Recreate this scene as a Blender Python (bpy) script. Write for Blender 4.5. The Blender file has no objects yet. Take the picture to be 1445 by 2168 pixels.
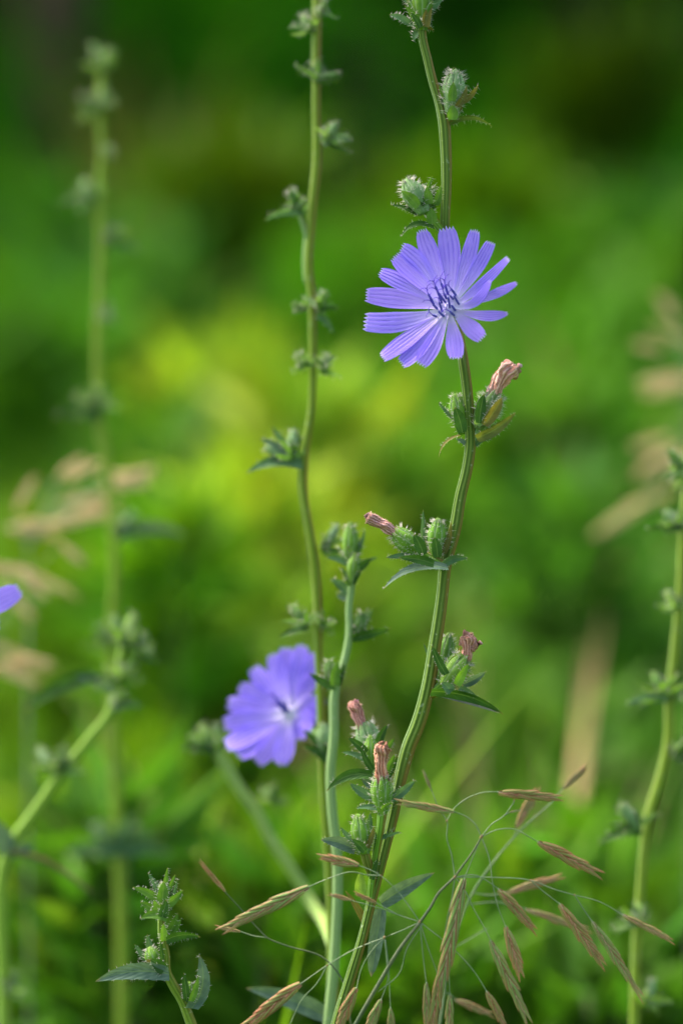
import bpy, math, random
import numpy as np
from mathutils import Vector as V

# ------------------------------------------------------------------ camera, sky, sun, exposure
scene = bpy.context.scene
COL = scene.collection
rnd = random.Random(7)
PITCH = math.radians(6.0)
DIST = 0.575                       # metres from lens to the chicory flower
LENS = 90.0
FWD = V((0, math.cos(PITCH), -math.sin(PITCH)))
UP = V((0, math.sin(PITCH), math.cos(PITCH)))
RIGHT = V((1, 0, 0))
CAM = V((0, 0, 0.50)) - FWD * DIST
K = 36.0 / 2168 / LENS             # view slope per photo pixel

cd = bpy.data.cameras.new('camera')
cam = bpy.data.objects.new('camera', cd)
COL.objects.link(cam)
cam.location = CAM
cam.rotation_euler = (math.radians(90) - PITCH, 0, 0)
cd.sensor_fit = 'VERTICAL'
cd.sensor_height = 36.0
cd.sensor_width = 24.0
cd.lens = LENS
cd.clip_start = 0.01
cd.clip_end = 500
cd.dof.use_dof = True
cd.dof.focus_distance = DIST
cd.dof.aperture_fstop = 4.7
cd.dof.aperture_blades = 9
scene.camera = cam

SUN_EL, SUN_AZ = math.radians(56), math.radians(-62)   # azimuth from +Y, clockwise
w = bpy.data.worlds.new('World')
scene.world = w
w.use_nodes = True
nt = w.node_tree
nt.nodes.clear()
sky = nt.nodes.new('ShaderNodeTexSky')
sky.sky_type = 'NISHITA'
sky.sun_disc = False
sky.sun_elevation = SUN_EL
sky.sun_rotation = SUN_AZ
sky.dust_density = 5.0
sky.ozone_density = 0.2
bg = nt.nodes.new('ShaderNodeBackground')
bg.inputs['Strength'].default_value = 0.15
wo = nt.nodes.new('ShaderNodeOutputWorld')
nt.links.new(sky.outputs[0], bg.inputs[0])
nt.links.new(bg.outputs[0], wo.inputs[0])

sd = bpy.data.lights.new('sun', 'SUN')
sun = bpy.data.objects.new('sun', sd)
COL.objects.link(sun)
sd.energy = 2.3
sd.angle = math.radians(15)
sd.color = (1.0, 0.94, 0.83)
sdir = V((math.sin(SUN_AZ) * math.cos(SUN_EL), math.cos(SUN_AZ) * math.cos(SUN_EL), math.sin(SUN_EL)))
sun.rotation_euler = sdir.to_track_quat('Z', 'Y').to_euler()
sun.location = sdir * 20

scene.view_settings.view_transform = 'Standard'
scene.view_settings.look = 'None'
scene.view_settings.gamma = 1.0
scene.view_settings.use_curve_mapping = False
scene.view_settings.exposure = 1.75
scene.cycles.use_denoising = True
scene.cycles.max_bounces = 8
scene.cycles.diffuse_bounces = 4
scene.cycles.transmission_bounces = 4
scene.cycles.transparent_max_bounces = 4
scene.cycles.caustics_reflective = False
scene.cycles.caustics_refractive = False


def P(u, v, d=0.0):
    """photo pixel (1445 x 2168) at d metres beyond the flower's distance -> world point"""
    t = DIST + d
    return CAM + t * (FWD + RIGHT * (K * (u - 722.5)) - UP * (K * (v - 1084)))


def S(d=0.0):
    return K * (DIST + d)


# ------------------------------------------------------------------ materials
class NT:
    def __init__(self, name):
        self.m = bpy.data.materials.new(name)
        self.m.use_nodes = True
        self.t = self.m.node_tree
        self.t.nodes.clear()
        self.out = self.t.nodes.new('ShaderNodeOutputMaterial')

    def n(self, kind, **kw):
        nd = self.t.nodes.new('ShaderNode' + kind)
        for k, v in kw.items():
            if k.startswith('_'):
                setattr(nd, k[1:], v)
                continue
            key = int(k[1:]) if k[0] == 'i' and k[1:].isdigit() else k.replace('__', ' ')
            s = nd.inputs[key]
            if isinstance(v, bpy.types.NodeSocket):
                self.t.links.new(v, s)
            else:
                s.default_value = v
        return nd

    def math(self, op, a, b=0.0, c=0.0):
        return self.n('Math', _operation=op, i0=a, i1=b, i2=c).outputs[0]

    def mix(self, f, a, b, blend='MIX'):
        nd = self.n('Mix', _data_type='RGBA', _blend_type=blend, i0=f)
        for i, x in ((6, a), (7, b)):
            if isinstance(x, bpy.types.NodeSocket):
                self.t.links.new(x, nd.inputs[i])
            else:
                nd.inputs[i].default_value = (*x, 1) if len(x) == 3 else x
        return nd.outputs[2]

    def smooth(self, x, a, b):
        nd = self.n('MapRange', _interpolation_type='SMOOTHSTEP', Value=x)
        nd.inputs['From Min'].default_value = a
        nd.inputs['From Max'].default_value = b
        return nd.outputs[0]

    def uv(self):
        s = self.n('SeparateXYZ', i0=self.n('UVMap').outputs[0])
        return s.outputs[0], s.outputs[1]

    def noise(self, scale, detail=3.0, vec=None):
        kw = dict(Scale=scale, Detail=detail)
        if vec is not None:
            kw['Vector'] = vec
        else:
            kw['Vector'] = self.n('TexCoord').outputs['Object']
        return self.n('TexNoise', **kw).outputs[0]

    def finish(self, color, rough=0.5, spec=0.35, trans=0.0, tcol=None, bump=None, bstr=0.3, sheen=0.0):
        b = self.n('BsdfPrincipled', Roughness=rough)
        b.inputs['Specular IOR Level'].default_value = spec
        if sheen:
            b.inputs['Sheen Weight'].default_value = sheen
        if isinstance(color, bpy.types.NodeSocket):
            self.t.links.new(color, b.inputs['Base Color'])
        else:
            b.inputs['Base Color'].default_value = (*color, 1)
        if bump is not None:
            bp = self.n('Bump', Height=bump, Strength=bstr, Distance=0.0003)
            self.t.links.new(bp.outputs[0], b.inputs['Normal'])
        sh = b.outputs[0]
        if trans:
            tr = self.n('BsdfTranslucent')
            c = tcol if tcol is not None else color
            if isinstance(c, bpy.types.NodeSocket):
                self.t.links.new(c, tr.inputs[0])
            else:
                tr.inputs[0].default_value = (*c, 1)
            sh = self.n('MixShader', i0=trans, i1=sh, i2=tr.outputs[0]).outputs[0]
        self.t.links.new(sh, self.out.inputs[0])
        return self.m


def m_stem():
    n = NT('stem_skin')
    u, v = n.uv()
    oi = n.n('ObjectInfo')
    oc, redness = oi.outputs['Color'], oi.outputs['Alpha']
    ang = n.math('MULTIPLY', u, 2 * math.pi)
    right = n.math('COSINE', ang)                                 # +1 on the sun-reddened flank
    rib = n.math('COSINE', n.math('MULTIPLY', ang, 9.0))
    nz = n.noise(900, 4)
    nl = n.noise(60, 2)
    c = n.mix(n.smooth(rib, -0.7, 0.9), n.mix(1.0, oc, (0.62, 0.70, 0.5), 'MULTIPLY'), oc)
    pale = n.mix(0.5, oc, (0.24, 0.36, 0.19))
    c = n.mix(n.math('MULTIPLY', n.smooth(n.math('ADD', n.math('MULTIPLY', right, -1.0), n.math('MULTIPLY', nl, 0.6)), 0.95, 1.35), 0.7), c, pale)
    red = n.math('MULTIPLY', n.smooth(n.math('ADD', right, n.math('MULTIPLY', n.math('SUBTRACT', nl, 0.5), 1.3)), 0.25, 0.95), 0.8)
    c = n.mix(n.math('MULTIPLY', red, redness), c, (0.20, 0.115, 0.022))
    c = n.mix(n.math('MULTIPLY', n.smooth(nz, 0.62, 0.72), 0.35), c, (0.36, 0.42, 0.28))
    return n.finish(c, 0.6, 0.15, bump=n.math('ADD', rib, nz), bstr=0.35)


def m_leaf():
    n = NT('leaf_skin')
    u, v = n.uv()
    oc = n.n('ObjectInfo').outputs['Color']
    rn = n.n('ObjectInfo').outputs['Random']
    mid = n.math('ABSOLUTE', n.math('SUBTRACT', u, 0.5))
    nz = n.noise(420, 4)
    c = n.mix(n.smooth(nz, 0.3, 0.75), n.mix(1.0, oc, (0.7, 0.75, 0.75), 'MULTIPLY'), n.mix(1.0, oc, (1.25, 1.2, 1.1), 'MULTIPLY'))
    c = n.mix(n.math('MULTIPLY', n.smooth(mid, 0.07, 0.015), 0.28), c, (0.20, 0.31, 0.09))
    c = n.mix(n.math('MULTIPLY', n.smooth(v, 0.9, 1.0), 0.55), c, (0.30, 0.22, 0.08))
    side = n.math('SINE', n.math('ADD', n.math('MULTIPLY', v, 42.0), n.math('MULTIPLY', mid, -26.0)))
    return n.finish(c, 0.6, 0.16, trans=0.28, tcol=n.mix(1.0, c, (1.5, 1.5, 0.6), 'MULTIPLY'), bump=n.math('ADD', n.math('MULTIPLY', side, 0.5), nz), bstr=0.3)


def m_bract():
    n = NT('bract_skin')
    u, v = n.uv()
    oc = n.n('ObjectInfo').outputs['Color']
    mid = n.math('ABSOLUTE', n.math('SUBTRACT', u, 0.5))
    nz = n.noise(700, 3)
    c = n.mix(n.smooth(nz, 0.3, 0.7), n.mix(1.0, oc, (0.75, 0.8, 0.8), 'MULTIPLY'), oc)
    c = n.mix(n.math('MULTIPLY', n.smooth(mid, 0.28, 0.5), 0.5), c, (0.33, 0.42, 0.26))
    c = n.mix(n.math('MULTIPLY', n.smooth(v, 0.82, 1.0), 0.4), c, (0.24, 0.20, 0.08))
    return n.finish(c, 0.6, 0.15, trans=0.22, tcol=n.mix(1.0, c, (1.4, 1.5, 0.6), 'MULTIPLY'), bump=nz, bstr=0.25)


def m_petal():
    n = NT('petal_skin')
    u, v = n.uv()
    rn = n.n('ObjectInfo').outputs['Random']
    wob = n.noise(160, 3)
    ph = n.math('ADD', n.math('MULTIPLY', u, 2 * math.pi * 4.5), n.math('ADD', n.math('MULTIPLY', wob, 4.5), n.math('MULTIPLY', rn, 6.0)))
    vein = n.math('POWER', n.math('MULTIPLY', n.math('ADD', n.math('COSINE', ph), 1.0), 0.5), 2.5)
    fine = n.math('COSINE', n.math('ADD', n.math('MULTIPLY', u, 2 * math.pi * 17), n.math('MULTIPLY', wob, 5.0)))
    patch = n.noise(330, 4)
    amt = n.math('MULTIPLY', n.math('MULTIPLY', vein, n.smooth(patch, 0.28, 0.60)), 0.80)
    c = n.mix(amt, (0.335, 0.230, 0.97), (0.135, 0.075, 0.74))
    c = n.mix(n.math('MULTIPLY', n.smooth(fine, 0.0, 1.0), 0.30), c, (0.52, 0.43, 0.95))
    c = n.mix(n.math('MULTIPLY', n.smooth(v, 0.66, 0.08), 0.62), c, (0.70, 0.56, 0.95))
    c = n.mix(n.math('MULTIPLY', n.smooth(v, 0.26, 0.04), 0.75), c, (0.90, 0.87, 0.96))
    c = n.mix(n.math('MULTIPLY', n.smooth(v, 0.955, 1.0), 0.55), c, (0.70, 0.62, 0.94))
    c = n.mix(n.math('MULTIPLY', rn, 0.38), c, (0.47, 0.275, 0.93))
    return n.finish(c, 0.6, 0.15, trans=0.38, bump=n.math('ADD', n.math('MULTIPLY', vein, -1.0), n.math('MULTIPLY', fine, 0.25)), bstr=0.4, sheen=0.15)


def m_simple(name, col, rough=0.6, trans=0.0, nscale=None, col2=None, spec=0.3, lo=0.35, hi=0.65):
    n = NT(name)
    c = col
    b = None
    if nscale:
        b = n.noise(nscale, 4)
        c = n.mix(n.smooth(b, lo, hi), col, col2)
    return n.finish(c, rough, spec, trans=trans, bump=b)


def m_withered():
    n = NT('withered_skin')
    u, v = n.uv()
    wv = n.noise(500, 5)
    st = n.math('SINE', n.math('ADD', n.math('MULTIPLY', u, 70.0), n.math('ADD', n.math('MULTIPLY', v, 9.0), n.math('MULTIPLY', wv, 9.0))))
    c = n.mix(n.smooth(st, -0.8, 0.8), (0.50, 0.235, 0.165), (0.84, 0.53, 0.41))
    c = n.mix(n.math('MULTIPLY', n.smooth(v, 0.25, 0.0), 0.6), c, (0.40, 0.25, 0.34))
    oc = n.n('ObjectInfo').outputs['Color']
    c = n.mix(1.0, c, oc, 'MULTIPLY')
    return n.finish(c, 0.75, 0.15, trans=0.15, bump=n.math('ADD', st, wv), bstr=0.9)


def m_lemma():
    n = NT('lemma_skin')
    u, v = n.uv()
    mid = n.math('ABSOLUTE', n.math('SUBTRACT', u, 0.5))
    oi = n.n('ObjectInfo')
    oc, rn = oi.outputs['Color'], oi.outputs['Random']
    nz = n.noise(160, 3)
    nerve = n.math('COSINE', n.math('MULTIPLY', u, 2 * math.pi * 7))
    green = n.mix(n.smooth(nerve, -0.2, 1.0), (0.15, 0.23, 0.06), (0.32, 0.38, 0.14))
    edge = n.math('ADD', n.math('MULTIPLY', mid, 1.7), n.math('ADD', n.math('MULTIPLY', v, 0.5), n.math('ADD', n.math('MULTIPLY', n.math('SUBTRACT', nz, 0.5), 0.5), n.math('MULTIPLY', rn, 0.25))))
    c = n.mix(n.smooth(edge, 0.56, 0.98), green, (0.40, 0.165, 0.085))
    c = n.mix(n.math('MULTIPLY', n.math('MULTIPLY', n.smooth(mid, 0.22, 0.30), n.smooth(mid, 0.44, 0.38)), 0.85), c, (0.15, 0.045, 0.022))
    c = n.mix(n.math('MULTIPLY', n.smooth(mid, 0.40, 0.46), 0.8), c, (0.66, 0.50, 0.34))
    c = n.mix(n.math('MULTIPLY', n.smooth(v, 0.84, 0.97), 0.6), c, (0.30, 0.12, 0.05))
    c = n.mix(0.6, c, n.mix(1.0, c, oc, 'MULTIPLY'))
    return n.finish(c, 0.55, 0.2, trans=0.2, bump=nerve, bstr=0.3)


def m_attr(name, trans=0.3, rough=0.55, ty=(1.3, 1.4, 0.45), spec=0.08):
    n = NT(name)
    c = n.mix(1.0, n.n('Attribute', _attribute_name='tint').outputs['Color'], (1.04, 1.0, 0.68), 'MULTIPLY')
    return n.finish(c, rough, spec, trans=trans, tcol=n.mix(1.0, c, ty, 'MULTIPLY'))


M = dict(
    stem=m_stem(), leaf=m_leaf(), bract=m_bract(), petal=m_petal(), withered=m_withered(), lemma=m_lemma(),
    hair=m_simple('hair_skin', (0.62, 0.60, 0.52), 0.6, 0.4),
    fuzz=m_simple('fuzz_skin', (0.72, 0.46, 0.34), 0.7, 0.3),
    anther=m_simple('anther_skin', (0.035, 0.035, 0.36), 0.5, 0.0, 1500, (0.11, 0.10, 0.50)),
    style=m_simple('style_skin', (0.075, 0.035, 0.50), 0.55, 0.1, 900, (0.13, 0.06, 0.62)),
    filament=m_simple('filament_skin', (0.78, 0.76, 0.86), 0.5, 0.3, 900, (0.60, 0.56, 0.85)),
    disc=m_simple('disc_skin', (0.74, 0.70, 0.88), 0.6, 0.2, 700, (0.56, 0.48, 0.84)),
    culm=m_simple('culm_skin', (0.11, 0.17, 0.075), 0.5, 0.0, 240, (0.20, 0.25, 0.13)),
    culmdark=m_simple('culm_dark_skin', (0.055, 0.085, 0.035), 0.5, 0.0, 240, (0.10, 0.12, 0.05)),
    joint=m_simple('joint_skin', (0.26, 0.17, 0.07), 0.6, 0.0, 900, (0.16, 0.11, 0.04)),
    straw=m_simple('straw_skin', (0.58, 0.40, 0.17), 0.6, 0.25, 300, (0.74, 0.55, 0.27)),
    woodleaf=m_attr('wood_leaf_skin', 0.25, 0.9, (1.2, 1.4, 0.4), 0.0),
    foliage=m_attr('foliage_skin'), drygrass=m_attr('dry_skin', 0.25, 0.6, (1.1, 1.0, 0.8)),
    bark=m_simple('bark_skin', (0.045, 0.026, 0.018), 0.9, 0.0, 14, (0.09, 0.05, 0.035)),
    twig=m_simple('twig_skin', (0.09, 0.15, 0.03), 0.6, 0.0, 60, (0.13, 0.19, 0.05)),
    soil=m_simple('soil_skin', (0.05, 0.10, 0.018), 0.95, 0.0, 9, (0.08, 0.15, 0.025)),
)


# ------------------------------------------------------------------ mesh helpers
class MB:
    def __init__(self):
        self.v, self.f, self.uv = [], [], []

    def build(self, name, mat, parent=None, base=V((0, 0, 0)), color=None, kind=None, smooth=True):
        me = bpy.data.meshes.new(name)
        me.from_pydata([tuple(p - base) for p in self.v], [], self.f)
        ul = me.uv_layers.new(name='UVMap')
        fl = [c for f in self.uv for uvp in f for c in uvp]
        ul.data.foreach_set('uv', fl)
        if smooth:
            me.polygons.foreach_set('use_smooth', [True] * len(me.polygons))
        me.materials.append(mat)
        o = bpy.data.objects.new(name, me)
        COL.objects.link(o)
        if parent is not None:
            o.parent = parent
        if color is not None:
            o.color = color if len(color) == 4 else (*color, 1)
        if kind:
            o['kind'] = kind
        return o

    def face(self, idx, uvs):
        self.f.append(idx)
        self.uv.append(uvs)

    def grid(self, rows, uvrows):
        """rows: list of equally long vertex rows"""
        o = len(self.v)
        nc = len(rows[0])
        for r in rows:
            self.v.extend(r)
        for i in range(len(rows) - 1):
            for j in range(nc - 1):
                a = o + i * nc + j
                self.face((a, a + 1, a + nc + 1, a + nc),
                          (uvrows[i][j], uvrows[i][j + 1], uvrows[i + 1][j + 1], uvrows[i + 1][j]))

    def tube(self, pts, rad, seg=10, rib=0.0, nrib=9, ref=None, cap=True, v0=0.0):
        ref = ref or RIGHT
        rows, uvr = [], []
        L = 0.0
        n = len(pts)
        for i, p in enumerate(pts):
            t = (pts[min(i + 1, n - 1)] - pts[max(i - 1, 0)])
            t = t.normalized() if t.length > 1e-9 else UP
            r0 = ref if abs(t.dot(ref)) < 0.93 else UP
            a = (r0 - t * r0.dot(t)).normalized()
            b = t.cross(a)
            if i:
                L += (p - pts[i - 1]).length
            row, ur = [], []
            for j in range(seg + 1):
                an = 2 * math.pi * j / seg
                r = rad[i] * (1 + rib * math.cos(nrib * an))
                row.append(p + a * (r * math.cos(an)) + b * (r * math.sin(an)))
                ur.append((j / seg, v0 + L * 40))
            rows.append(row)
            uvr.append(ur)
        self.grid(rows, uvr)
        if cap:
            for k, (row, p) in enumerate(((rows[0], pts[0]), (rows[-1], pts[-1]))):
                o = len(self.v)
                self.v.append(p)
                st = o - (len(rows)) * (seg + 1) - k if k == 0 else o - (seg + 1) - 1
                for j in range(seg):
                    i0, i1 = st + j, st + j + 1
                    tri = (o, i1, i0) if k == 0 else (o, i0, i1)
                    self.face(tri, ((0.5, 0), (0.5, 0), (0.5, 0)))

    def cone(self, p, d, L, r):
        """one hair: a bent three-sided spike"""
        a = d.orthogonal().normalized()
        b = d.cross(a)
        o = len(self.v)
        for k in range(3):
            an = 2.094 * k
            self.v.append(p + (a * math.cos(an) + b * math.sin(an)) * r)
        self.v.append(p + d * L)
        z = ((0, 0),) * 3
        for k in range(3):
            self.face((o + k, o + (k + 1) % 3, o + 3), z)


def catmull(pts, per=6):
    """pts: list of equal-length tuples -> smooth list (tangents weighted by chord length, so no overshoot)"""
    a = np.array(pts, float)
    n = len(a)
    ch = [max(1e-6, float(np.linalg.norm(a[i + 1][:3] - a[i][:3]))) for i in range(n - 1)]
    tg = []
    for i in range(n):
        if i == 0:
            tg.append((a[1] - a[0]) / ch[0])
        elif i == n - 1:
            tg.append((a[-1] - a[-2]) / ch[-1])
        else:
            v0, v1 = (a[i] - a[i - 1]) / ch[i - 1], (a[i + 1] - a[i]) / ch[i]
            tg.append((v0 * ch[i] + v1 * ch[i - 1]) / (ch[i] + ch[i - 1]))
    out = []
    for i in range(n - 1):
        for k in range(per):
            t = k / per
            h00, h10, h01, h11 = 2 * t ** 3 - 3 * t * t + 1, t ** 3 - 2 * t * t + t, -2 * t ** 3 + 3 * t * t, t ** 3 - t * t
            out.append(a[i] * h00 + tg[i] * (ch[i] * h10) + a[i + 1] * h01 + tg[i + 1] * (ch[i] * h11))
    out.append(a[-1])
    return out


def rv(s=1.0):
    return V((rnd.gauss(0, 1), rnd.gauss(0, 1), rnd.gauss(0, 1))) * s


def prof(t, a=0.5, b=0.85, b0=0.16):
    mx = a / (a + b)
    f = ((t + b0) ** a) * ((1 - t) ** b)
    tm = max(0.02, (a - b * b0) / (a + b))
    return f / (((tm + b0) ** a) * ((1 - tm) ** b))


GREEN = (0.085, 0.19, 0.022)
DARK = (0.034, 0.095, 0.014)
BRIGHT = (0.15, 0.30, 0.03)
GLAU = (0.078, 0.160, 0.076)  # glaucous bloom, with sky reflection also put into this tint and BLUE
BLUE = (0.088, 0.148, 0.108)
PALE = (0.20, 0.33, 0.13)
OLIVE = (0.15, 0.135, 0.03)
PGL = (0.19, 0.31, 0.11)


def leaf_rows(B, T, sd, nr, W, rows=11, cols=6, bend=V((0, 0, 0)), fold=0.35, wave=0.0, teeth=0.0, a=0.5, b=0.85, seed=0):
    rr = random.Random(seed)
    R, U = [], []
    ph = rr.random() * 6
    for i in range(rows):
        t = i / (rows - 1)
        c = B.lerp(T, t) + bend * (4 * t * (1 - t))
        hw = max(0.5 * W * prof(min(t, 0.999), a, b), W * 0.004)
        if teeth and 0 < i < rows - 1:
            hw *= 1 + teeth * (1 if i % 2 else -0.6) * rr.uniform(0.3, 1)
        row, ur = [], []
        for j in range(cols + 1):
            x = 2 * j / cols - 1
            z = fold * (abs(x) ** 1.4) * hw + wave * hw * math.sin(ph + 7 * t + (2.2 if x > 0 else 0)) * abs(x)
            row.append(c + sd * (x * hw) + nr * z)
            ur.append((j / cols, t))
        R.append(row)
        U.append(ur)
    return R, U


class Plant:
    """a top-level Empty at the plant's foot; all meshes become its parts"""
    def __init__(self, name, label, cat, foot, group=None):
        self.e = bpy.data.objects.new(name, None)
        COL.objects.link(self.e)
        self.e.empty_display_size = 0.02
        self.base = V((foot.x, foot.y, 0))
        self.e.location = self.base
        self.e['label'] = label
        self.e['category'] = cat
        if group:
            self.e['group'] = group

    def add(self, mb, name, mat, color=None, parent=None, kind=None):
        return mb.build(name, M[mat], parent or self.e, self.base, color, kind)

    def stem(self, pts, d=0.0, name='stem', color=GREEN, foot=None, seg=14, rib=0.045, mat='stem', per=6):
        """pts: (u, v, half width px[, d])"""
        q = []
        for p in pts:
            dd = p[3] if len(p) > 3 else d
            c = P(p[0], p[1], dd)
            q.append((c.x, c.y, c.z, p[2] * S(dd)))
        if foot is not None:
            q.append((foot[0], foot[1], -0.004, q[-1][3] * 1.25))
        s = catmull(q, per)
        mb = MB()
        mb.tube([V(x[:3]) for x in s], [x[3] for x in s], seg, rib)
        return self.add(mb, name, mat, color)

    def leaf(self, b, t, wpx, bend=0.0, face=0.0, color=GREEN, d=0.0, hairs=0, hl=8, name='leaf', parent=None,
             fold=0.35, dbend=0.0, dt=0.0, teeth=0.0, a=0.5, bb=0.85, mat='leaf'):
        """b, t: photo px of the base and tip; bend px sideways (+ = up in the picture); face = roll of the blade"""
        db = b[2] if len(b) > 2 else d
        dt_ = t[2] if len(t) > 2 else db + dt
        B, T = P(b[0], b[1], db), P(t[0], t[1], dt_)
        s = S(db)
        ax = (T - B).normalized()
        sd = ax.cross(FWD).normalized()
        nr = sd.cross(ax).normalized()
        if nr.dot(FWD) > 0:
            nr = -nr
        upv = sd if sd.dot(UP) > 0 else -sd
        bv = upv * (bend * s) - FWD * (dbend * s)
        wd = (sd * math.cos(face) + nr * math.sin(face)).normalized()
        n2 = ax.cross(wd).normalized()
        if n2.dot(FWD) > 0:
            n2 = -n2
        mb = MB()
        R, U = leaf_rows(B, T, wd, n2, wpx * s, bend=bv, fold=fold, wave=0.10, teeth=teeth, a=a, b=bb, seed=rnd.random(),
                         rows=15 if teeth else 11)
        mb.grid(R, U)
        o = self.add(mb, name, mat, color, parent)
        if hairs:
            hb = MB()
            for _ in range(hairs):
                i = rnd.randrange(0, len(R) - 1)
                f = rnd.random()
                k = 0 if rnd.random() < 0.5 else -1
                p = R[i][k].lerp(R[i + 1][k], f)
                out = (R[i][k] - R[i][len(R[i]) // 2])
                out = out.normalized() if out.length > 1e-7 else wd
                dr = (out + rv(0.35) + ax * 0.15).normalized()
                hb.cone(p, dr, hl * s * rnd.uniform(0.6, 1.4), 0.45 * s)
            self.add(hb, 'hairs', 'hair', None, o if parent is None else parent, 'stuff')
        return o

    def bud(self, b, t, wpx, d=0.0, dt=0.0, color=GREEN, ocolor=DARK, n=8, nout=4, hairs=120, hl=11, open_=0.0, outlen=0.5,
            spread=0.5, phase=None):
        """involucre: a core wrapped by long bracts, with short outer bracts at its foot"""
        db = b[2] if len(b) > 2 else d
        B, T = P(b[0], b[1], db), P(t[0], t[1], db + dt)
        s = S(db)
        ax = (T - B)
        L = ax.length
        ax.normalize()
        e1 = ax.cross(FWD).normalized()
        e2 = ax.cross(e1).normalized()
        R0 = wpx * s * 0.5

        def rad(t_):
            return R0 * (0.52 + 0.48 * math.sin(min(1, t_ * 1.55) * math.pi / 2)) * (1 - (0.86 - 0.72 * open_) * max(0, (t_ - 0.50) / 0.50) ** 2.0)
        mb = MB()
        pts = [B + ax * (L * x) for x in (-0.02, 0.08, 0.25, 0.45, 0.65, 0.82, 0.93, 0.985)]
        mb.tube(pts, [rad(max(0, x)) * 0.93 for x in (-0.02, 0.08, 0.25, 0.45, 0.65, 0.82, 0.93, 0.985)], 12, 0.0)
        core = self.add(mb, 'bud', 'bract', color)
        ph = rnd.random() * 6 if phase is None else phase
        hb = MB()

        def patch(phi, t0, t1, half, lift, col, spread_):
            mb = MB()
            R, U = [], []
            rows = 8
            for i in range(rows):
                q = i / (rows - 1)
                tt = t0 + (t1 - t0) * q
                hw = half * max(0.03, prof(min(q, 0.99), 0.35, 0.55, 0.3))
                row, ur = [], []
                for j in range(5):
                    x = j / 2 - 1
                    an = phi + x * hw
                    r = rad(min(tt, 1.0)) * (1.0 + lift * (1 - 0.85 * abs(x) ** 2)) + spread_ * R0 * q * q
                    row.append(B + ax * (L * tt) + (e1 * math.cos(an) + e2 * math.sin(an)) * r)
                    ur.append((j / 4, q))
                R.append(row)
                U.append(ur)
            mb.grid(R, U)
            jit = rnd.uniform(0.85, 1.15)
            self.add(mb, 'bract', 'bract', tuple(c * jit for c in col), core)
            return R
        allR = []
        for k in range(n):
            allR.append(patch(ph + 2 * math.pi * k / n, 0.02, 1.0 + rnd.uniform(-0.04, 0.06), 1.15 * math.pi / n, 0.10, color, 0.14 * rnd.random() + 0.35 * open_))
        for k in range(nout):
            allR.append(patch(ph + 0.4 + 2 * math.pi * k / max(nout, 1), -0.03, outlen * rnd.uniform(0.8, 1.15), 0.62, 0.22, ocolor, spread * rnd.uniform(0.5, 1.4)))
        for _ in range(hairs):
            R = rnd.choice(allR)
            i = min(len(R) - 2, int(len(R) * rnd.random() ** 0.75))
            row = R[i]
            p = row[rnd.choice((0, 2, 4, rnd.randrange(5)))].lerp(R[i + 1][2], rnd.random() * 0.5)
            out = p - (B + ax * ((p - B).dot(ax)))
            out = out.normalized() if out.length > 1e-7 else e1
            tt = (p - B).dot(ax) / L
            dr = (out + ax * (0.1 + 0.9 * max(0, tt - 0.4)) + rv(0.28)).normalized()
            hb.cone(p, dr, hl * s * rnd.uniform(0.55, 1.5), 0.48 * s)
        if hairs:
            self.add(hb, 'hairs', 'hair', None, core, 'stuff')
        return core

    def withered(self, bud, pts, d=0.0, tint=(1, 1, 1), fuzz=900, prongs=(), twist=2.0):
        """pts (u, v, half width): a shrivelled corolla as a bundle of crumpled strands"""
        q = []
        for p in pts:
            c = P(p[0], p[1], d)
            q.append((c.x, c.y, c.z, p[2] * S(d)))
        sm = catmull(q, 7)
        mb = MB()
        n = len(sm)
        rows = []
        rr = random.Random(rnd.random())
        ph = [rr.random() * 6 for _ in range(6)]
        R, U = [], []
        seg = 22
        for i, x in enumerate(sm):
            c = V(x[:3])
            tt = (V(sm[min(i + 1, n - 1)][:3]) - V(sm[max(0, i - 1)][:3])).normalized()
            a = tt.cross(FWD).normalized()
            b = tt.cross(a)
            row, ur = [], []
            q_ = i / (n - 1)
            endc = 1.0 if q_ < 0.97 else 0.55
            for j in range(seg + 1):
                an = 2 * math.pi * j / seg
                fold = 0.16 * math.sin(5 * an + twist * 3 * q_ + ph[0]) + 0.10 * math.sin(9 * an - twist * 2 * q_ + ph[1]) \
                    + 0.14 * math.sin(3 * an + 11 * q_ + ph[2]) + 0.12 * math.sin(19 * q_ + 2 * an + ph[3]) + rr.uniform(-0.09, 0.09)
                r = x[3] * endc * (1 + fold)
                row.append(c + (a * math.cos(an) + b * math.sin(an)) * r)
                ur.append((j / seg, q_))
            R.append(row)
            U.append(ur)
        mb.grid(R, U)
        o = len(mb.v)
        mb.v.append(V(sm[-1][:3]))
        for j in range(seg):
            a0 = o - (seg + 1) + j
            mb.face((a0, a0 + 1, o), ((0.3, 1), (0.4, 1), (0.5, 1)))
        lump = []
        for k in range(15):                                  # shrivelled ray tips curling at the end
            e = sm[-1 - rnd.randrange(0, 4)]
            c = V(e[:3]) + (rv(1).normalized() * e[3] * 0.62)
            lump.append((c, (rv(1) + (V(sm[-1][:3]) - V(sm[-4][:3])).normalized() * 1.2).normalized(), e[3] * rnd.uniform(0.35, 0.85)))
        for c, dr, L in lump:
            side = dr.orthogonal().normalized() * L * 0.4
            mb.tube([c - dr * L * 0.6, c, c + dr * L * 0.45 + side * 0.4, c + dr * L * 0.6 + side], [L * 0.34, L * 0.38, L * 0.30, L * 0.14], 7, v0=0.6)
        for pr in prongs:
            z = []
            for p in pr:
                c = P(p[0], p[1], d - 0.0004)
                z.append((c.x, c.y, c.z, p[2] * S(d)))
            z = catmull(z, 5)
            mb.tube([V(x[:3]) + rv(x[3] * 0.08) for x in z], [x[3] * rnd.uniform(0.8, 1.2) for x in z], 7, v0=0.6)
        ob = self.add(mb, 'withered_corolla', 'withered', tint, bud)
        hb = MB()
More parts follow.
